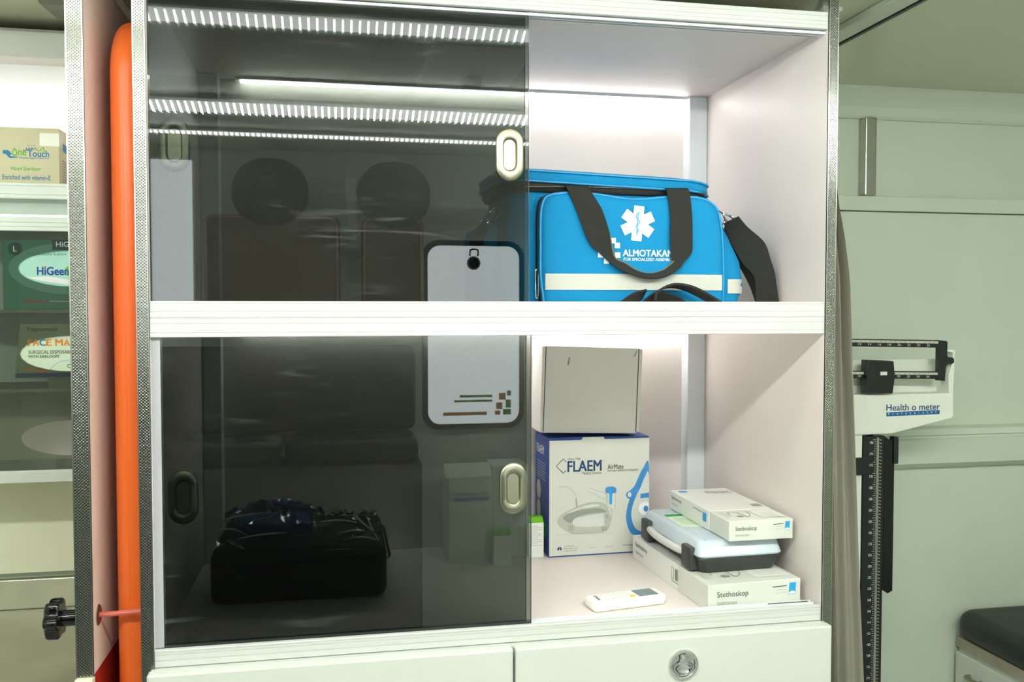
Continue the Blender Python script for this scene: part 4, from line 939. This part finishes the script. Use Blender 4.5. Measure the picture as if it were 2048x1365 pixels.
for zl, zr, bmo, big in ((1.4345, 1.4265, b1, 0), (1.3615, 1.3535, b2, 1)):
    f = Face(bmo, (0, .398, 0), (1, 0, 0), (0, 0, 1), 1, 1, local=False)
    sl = lambda x: zl+(zr-zl)*(x-1.0)/.368
    f.poly([(1.02, sl(1.02)-.008), (1.374, sl(1.374)-.008), (1.374, sl(1.374)-.0025), (1.02, sl(1.02)-.0025)], M_G1, 'scale_strip', 1)
    k = 25 if big else 12.
    f.strokes([[(1.03+.0125*i, sl(1.03+.0125*i)-.0085), (1.03+.0125*i, sl(1.03+.0125*i)-.0040)] for i in range(27)], .0008, M_DG, 'scale_ticks', 2)
    for i in range(13 if not big else 13):
        x_ = 1.040+.0250*i
        f.text(str((i+1)*(20 if big else 2)), x_-.004, sl(x_)-.0095, x_+.004, sl(x_)-.0145, M_PALE, 0, 'scale_numbers', 2)
pz_ = obj('poise', prism([(1.176, 1.345), (1.178, 1.383), (1.243, 1.380), (1.247, 1.345), (1.242, 1.306), (1.177, 1.307)], XZ, .384, .412, .002), M_BLK, ps)
obj('poise_window', bx(1.209, 1.226, .3835, .386, 1.348, 1.356), M_PALE, pz_)
f = Face(tr, (0, .395, 0), (1, 0, 0), (0, 0, 1), 1, 1, local=False)
f.text('Health o meter', 1.2330, 1.2795, 1.3705, 1.2650, M_NAVY, .012); f.poly([(1.2330, 1.2520), (1.3705, 1.2545), (1.3705, 1.2640), (1.2330, 1.2615)], mat('label_blue', (20, 90, 150), .5, var=0), 'label_bar', 1)
for i, ch in enumerate('Professional'):
    hw = .0005 if ch in 'il' else .0013 if ch in 'rf' else .0019; x_ = 1.2394+.0110*i; zt = 1.2605+.0025*(i/11) if ch in 'Pfil' else 1.2590+.0025*(i/11)
    f.text(ch, x_-hw, zt, x_+hw, 1.2548+.0025*(i/11), M_PALE, .0, lay=2)
obj('pillar', bx(1.140, 1.1785, .402, .440, FLOOR_Z+.07, 1.215, .003), M_SCALE, ps)
hr = obj('height_rod', bx(1.180, 1.2345, .402, .424, FLOOR_Z+.07, 1.206, .001, 1), M_BLK, ps)
obj('rule_edge', bx(1.2135, 1.2195, .4005, .403, FLOOR_Z+.1, 1.203), M_BRUSH, hr)
f = Face(hr, (0, .402, 0), (1, 0, 0), (0, 0, 1), 1, 1, local=False)
tk = []
for i in range(0, 130): z = 1.198-.0052*i; tk.append([(1.2130-(.0045 if i % 5 else .0075), z), (1.2130, z)])
f.strokes(tk, .0009, M_PALE, 'rule_ticks', 1); f.strokes([[(1.2215, 1.198-.00787*i), (1.2215+.0055, 1.198-.00787*i-.002)] for i in range(86)], .0022, M_G2, 'rule_ticks', 1)
for i in range(24): f.text(str(196-2*i), 1.197, 1.1945-.0262*i, 1.2055, 1.1885-.0262*i, M_PALE, .01, 'rule_numbers', 1)
hp = obj('head_piece', prism([(1.236, 1.205), (1.247, 1.196), (1.262, 1.196), (1.262, .842), (1.250, .836), (1.236, .845)], XZ, .404, .414, .001), M_BLKG, ps)
obj('hinge', bx(1.258, 1.270, .400, .420, 1.140, 1.203, .002), M_BLK, hp)
obj('slider', bx(1.158, 1.182, .395, .426, 1.118, 1.158, .002), M_BLK, ps); obj('pivot_cap', bx(1.204, 1.220, .400, .430, 1.206, 1.214, .002), M_DG, ps)
obj('platform', bx(1.06, 1.34, .10, .47, FLOOR_Z+.05, FLOOR_Z+.09, .008), M_SCALE, ps); obj('tread', bx(1.07, 1.33, .11, .39, FLOOR_Z+.089, FLOOR_Z+.094, .002), M_BLK, ps)
obj('foot_base', bx(1.08, 1.32, .12, .45, FLOOR_Z, FLOOR_Z+.055), M_GRY, ps)
# bench
be = thing('bench', 'white bench cabinet with black padded seat against the right wall', 'bench', (2.05, .30, FLOOR_Z))
obj('carcass', bx(1.590, 2.50, -.05, .598, FLOOR_Z, .615, .002), M_SCALE, be)
dd = obj('side_door', bx(1.576, 1.590, -.04, .592, FLOOR_Z+.05, .606, .002), M_DRAW, be)
obj('handle', tube(smooth_pts([(1.576, .535, .560), (1.562, .535, .560), (1.560, .515, .560), (1.562, .495, .560), (1.576, .495, .560)], 3), .005, 8), M_NICKEL, dd, True)
obj('plinth_board', bx(1.582, 2.51, -.055, .599, .615, .643, .001), M_WOOD, be)
obj('seat_cushion', pillow(.96, .655, .078, .05, .034, T3(2.045, .270, .682) @ Matrix.Rotation(R(90), 4, 'X'), 7, 6), M_CUSH, be, True)

# ================================================================== OPPOSITE SIDE (seen mirrored in the smoked panes)
wn = bpy.data.objects.new('window_1', None); C.objects.link(wn); wn.location = (.48, -1.75, 1.08); wn['kind'] = 'structure'
MW = T3(.479, -1.742, 1.404)
bm = bmesh.new(); o_ = rrect(.375, .685, .06, 8); i_ = rrect(.335, .645, .045, 8)
for ya in (0,):
    A = [bm.verts.new(MW @ Vector((a, 0, b))) for a, b in o_]; B = [bm.verts.new(MW @ Vector((a, .012, b))) for a, b in rrect(.365, .675, .056, 8)]; D = [bm.verts.new(MW @ Vector((a, .012, b))) for a, b in i_]; E = [bm.verts.new(MW @ Vector((a, .0, b))) for a, b in i_]
    for P, Q in ((A, B), (B, D), (D, E)):
        for k in range(len(P)): bm.faces.new((P[k], P[(k+1) % len(P)], Q[(k+1) % len(P)], Q[k]))
obj('window_frame', bm, M_BLK, wn, True)
bm = bmesh.new(); bm.faces.new([bm.verts.new(MW @ Vector((a, .004, b))) for a, b in i_]); obj('window_pane', bm, M_WIN, wn)
f = Face(wn, (.48-.1675, -1.7378, 1.0815), (-1, 0, 0), (0, 0, 1), .335, .645, local=False)
f.o = Vector((.6465, -1.7378, 1.0815))
for (a, b, c, d, m_) in ((.03, .10, .045, .118, M_GREEN), (.05, .085, .075, .11, M_ORP), (.03, .055, .05, .085, M_LGREEN), (.062, .05, .085, .075, M_ORP), (.03, .03, .06, .05, M_LGREEN), (.07, .03, .09, .045, M_ORP), (.10, .095, .22, .104, M_GREEN), (.10, .078, .24, .086, M_LGREEN), (.12, .03, .28, .042, M_ORP)):
    f.poly([(a, b), (c, b), (c, d), (a, d)], m_, 'sticker', 1)
obj('window_latch', lathe([(0, .014), (.020, .012), (.025, .0)], 20, T3(.479, -1.737, 1.665) @ Matrix.Rotation(R(-90), 4, 'X')), M_BLK, wn, True)
obj('latch_hook', tube(smooth_pts([(.465, -1.733, 1.69), (.467, -1.731, 1.712), (.493, -1.731, 1.712), (.493, -1.733, 1.69)], 3), .003, 6), M_BLK, wn, True)
def seat(x0, x1, xh, label, top):
    xc = (x0+x1)/2
    t = thing('attendant_seat', label, 'seat', (xc, -1.66, top-.405), group='seat backs on the opposite wall')
    obj('pad', pillow(x1-x0, .405, .07, .03, .025, T3(xc, -1.66, top-.2025)), M_BROWN, t, True)
    obj('piping', tube([(xc+a, -1.626, top-.2025+b) for a, b in rrect(x1-x0-.02, .385, .025, 5)], .003, 6, True), mat('tan_piping', (190, 140, 120), .4), t, True)
    obj('headrest', pillow(.25, .23, .07, .11, .03, T3(xh, -1.645, top+.075)), M_CUSH, t, True)
    obj('wall_mount', bx(xc-.10, xc+.10, -1.749, -1.69, top-.33, top-.10), M_GRY, t)
seat(-.440, .005, -.225, 'wider brown seat back with round black headrest, mirrored left in the glass', 1.815)
seat(.075, .290, .188, 'narrower brown seat back with round black headrest beside the opposite window', 1.815)
gp = thing('grab_bar', 'flat steel grab bar on the opposite wall between the two brown seat backs', 'grab bar', (.042, -1.70, 1.70))
obj('bar', bx(.024, .060, -1.606, -1.598, 1.70, 1.945, .002), M_BRUSH, gp)
for z in (1.715, 1.915): obj('bracket', bx(.030, .054, -1.749, -1.606, z, z+.015), M_BRUSH, gp)
sd = thing('added_dark_bench', 'long charcoal bench shape added to darken the reflection in the lower panes', 'bench', (-.42, -1.63, FLOOR_Z))  # unseen dark bulk added so the lower panes mirror less pale wall
obj('carcass', bx(-1.10, .27, -1.745, -1.515, FLOOR_Z, .98, .003), M_GRY, sd)
for k in range(3): obj('pad', pillow(.44, .22, .09, .03, .03, T3(-.87+.455*k, -1.63, 1.025) @ Matrix.Rotation(R(90), 4, 'X')), M_CUSH, sd, True)
obj('back_pad', pillow(1.36, .30, .05, .03, .02, T3(-.415, -1.72, 1.22)), M_CUSH, sd, True)
w2 = bpy.data.objects.new('added_window', None); C.objects.link(w2); w2.location = (-.552, -1.75, 1.5); w2['kind'] = 'structure'  # glowing pane added to give the pale strip mirrored at the left
obj('window_frame', bx(-.640, -.478, -1.75, -1.742, 1.46, 2.02, .003), M_ALU, w2); obj('window_pane', bx(-.628, -.490, -1.742, -1.739, 1.475, 2.005), M_WIN, w2)
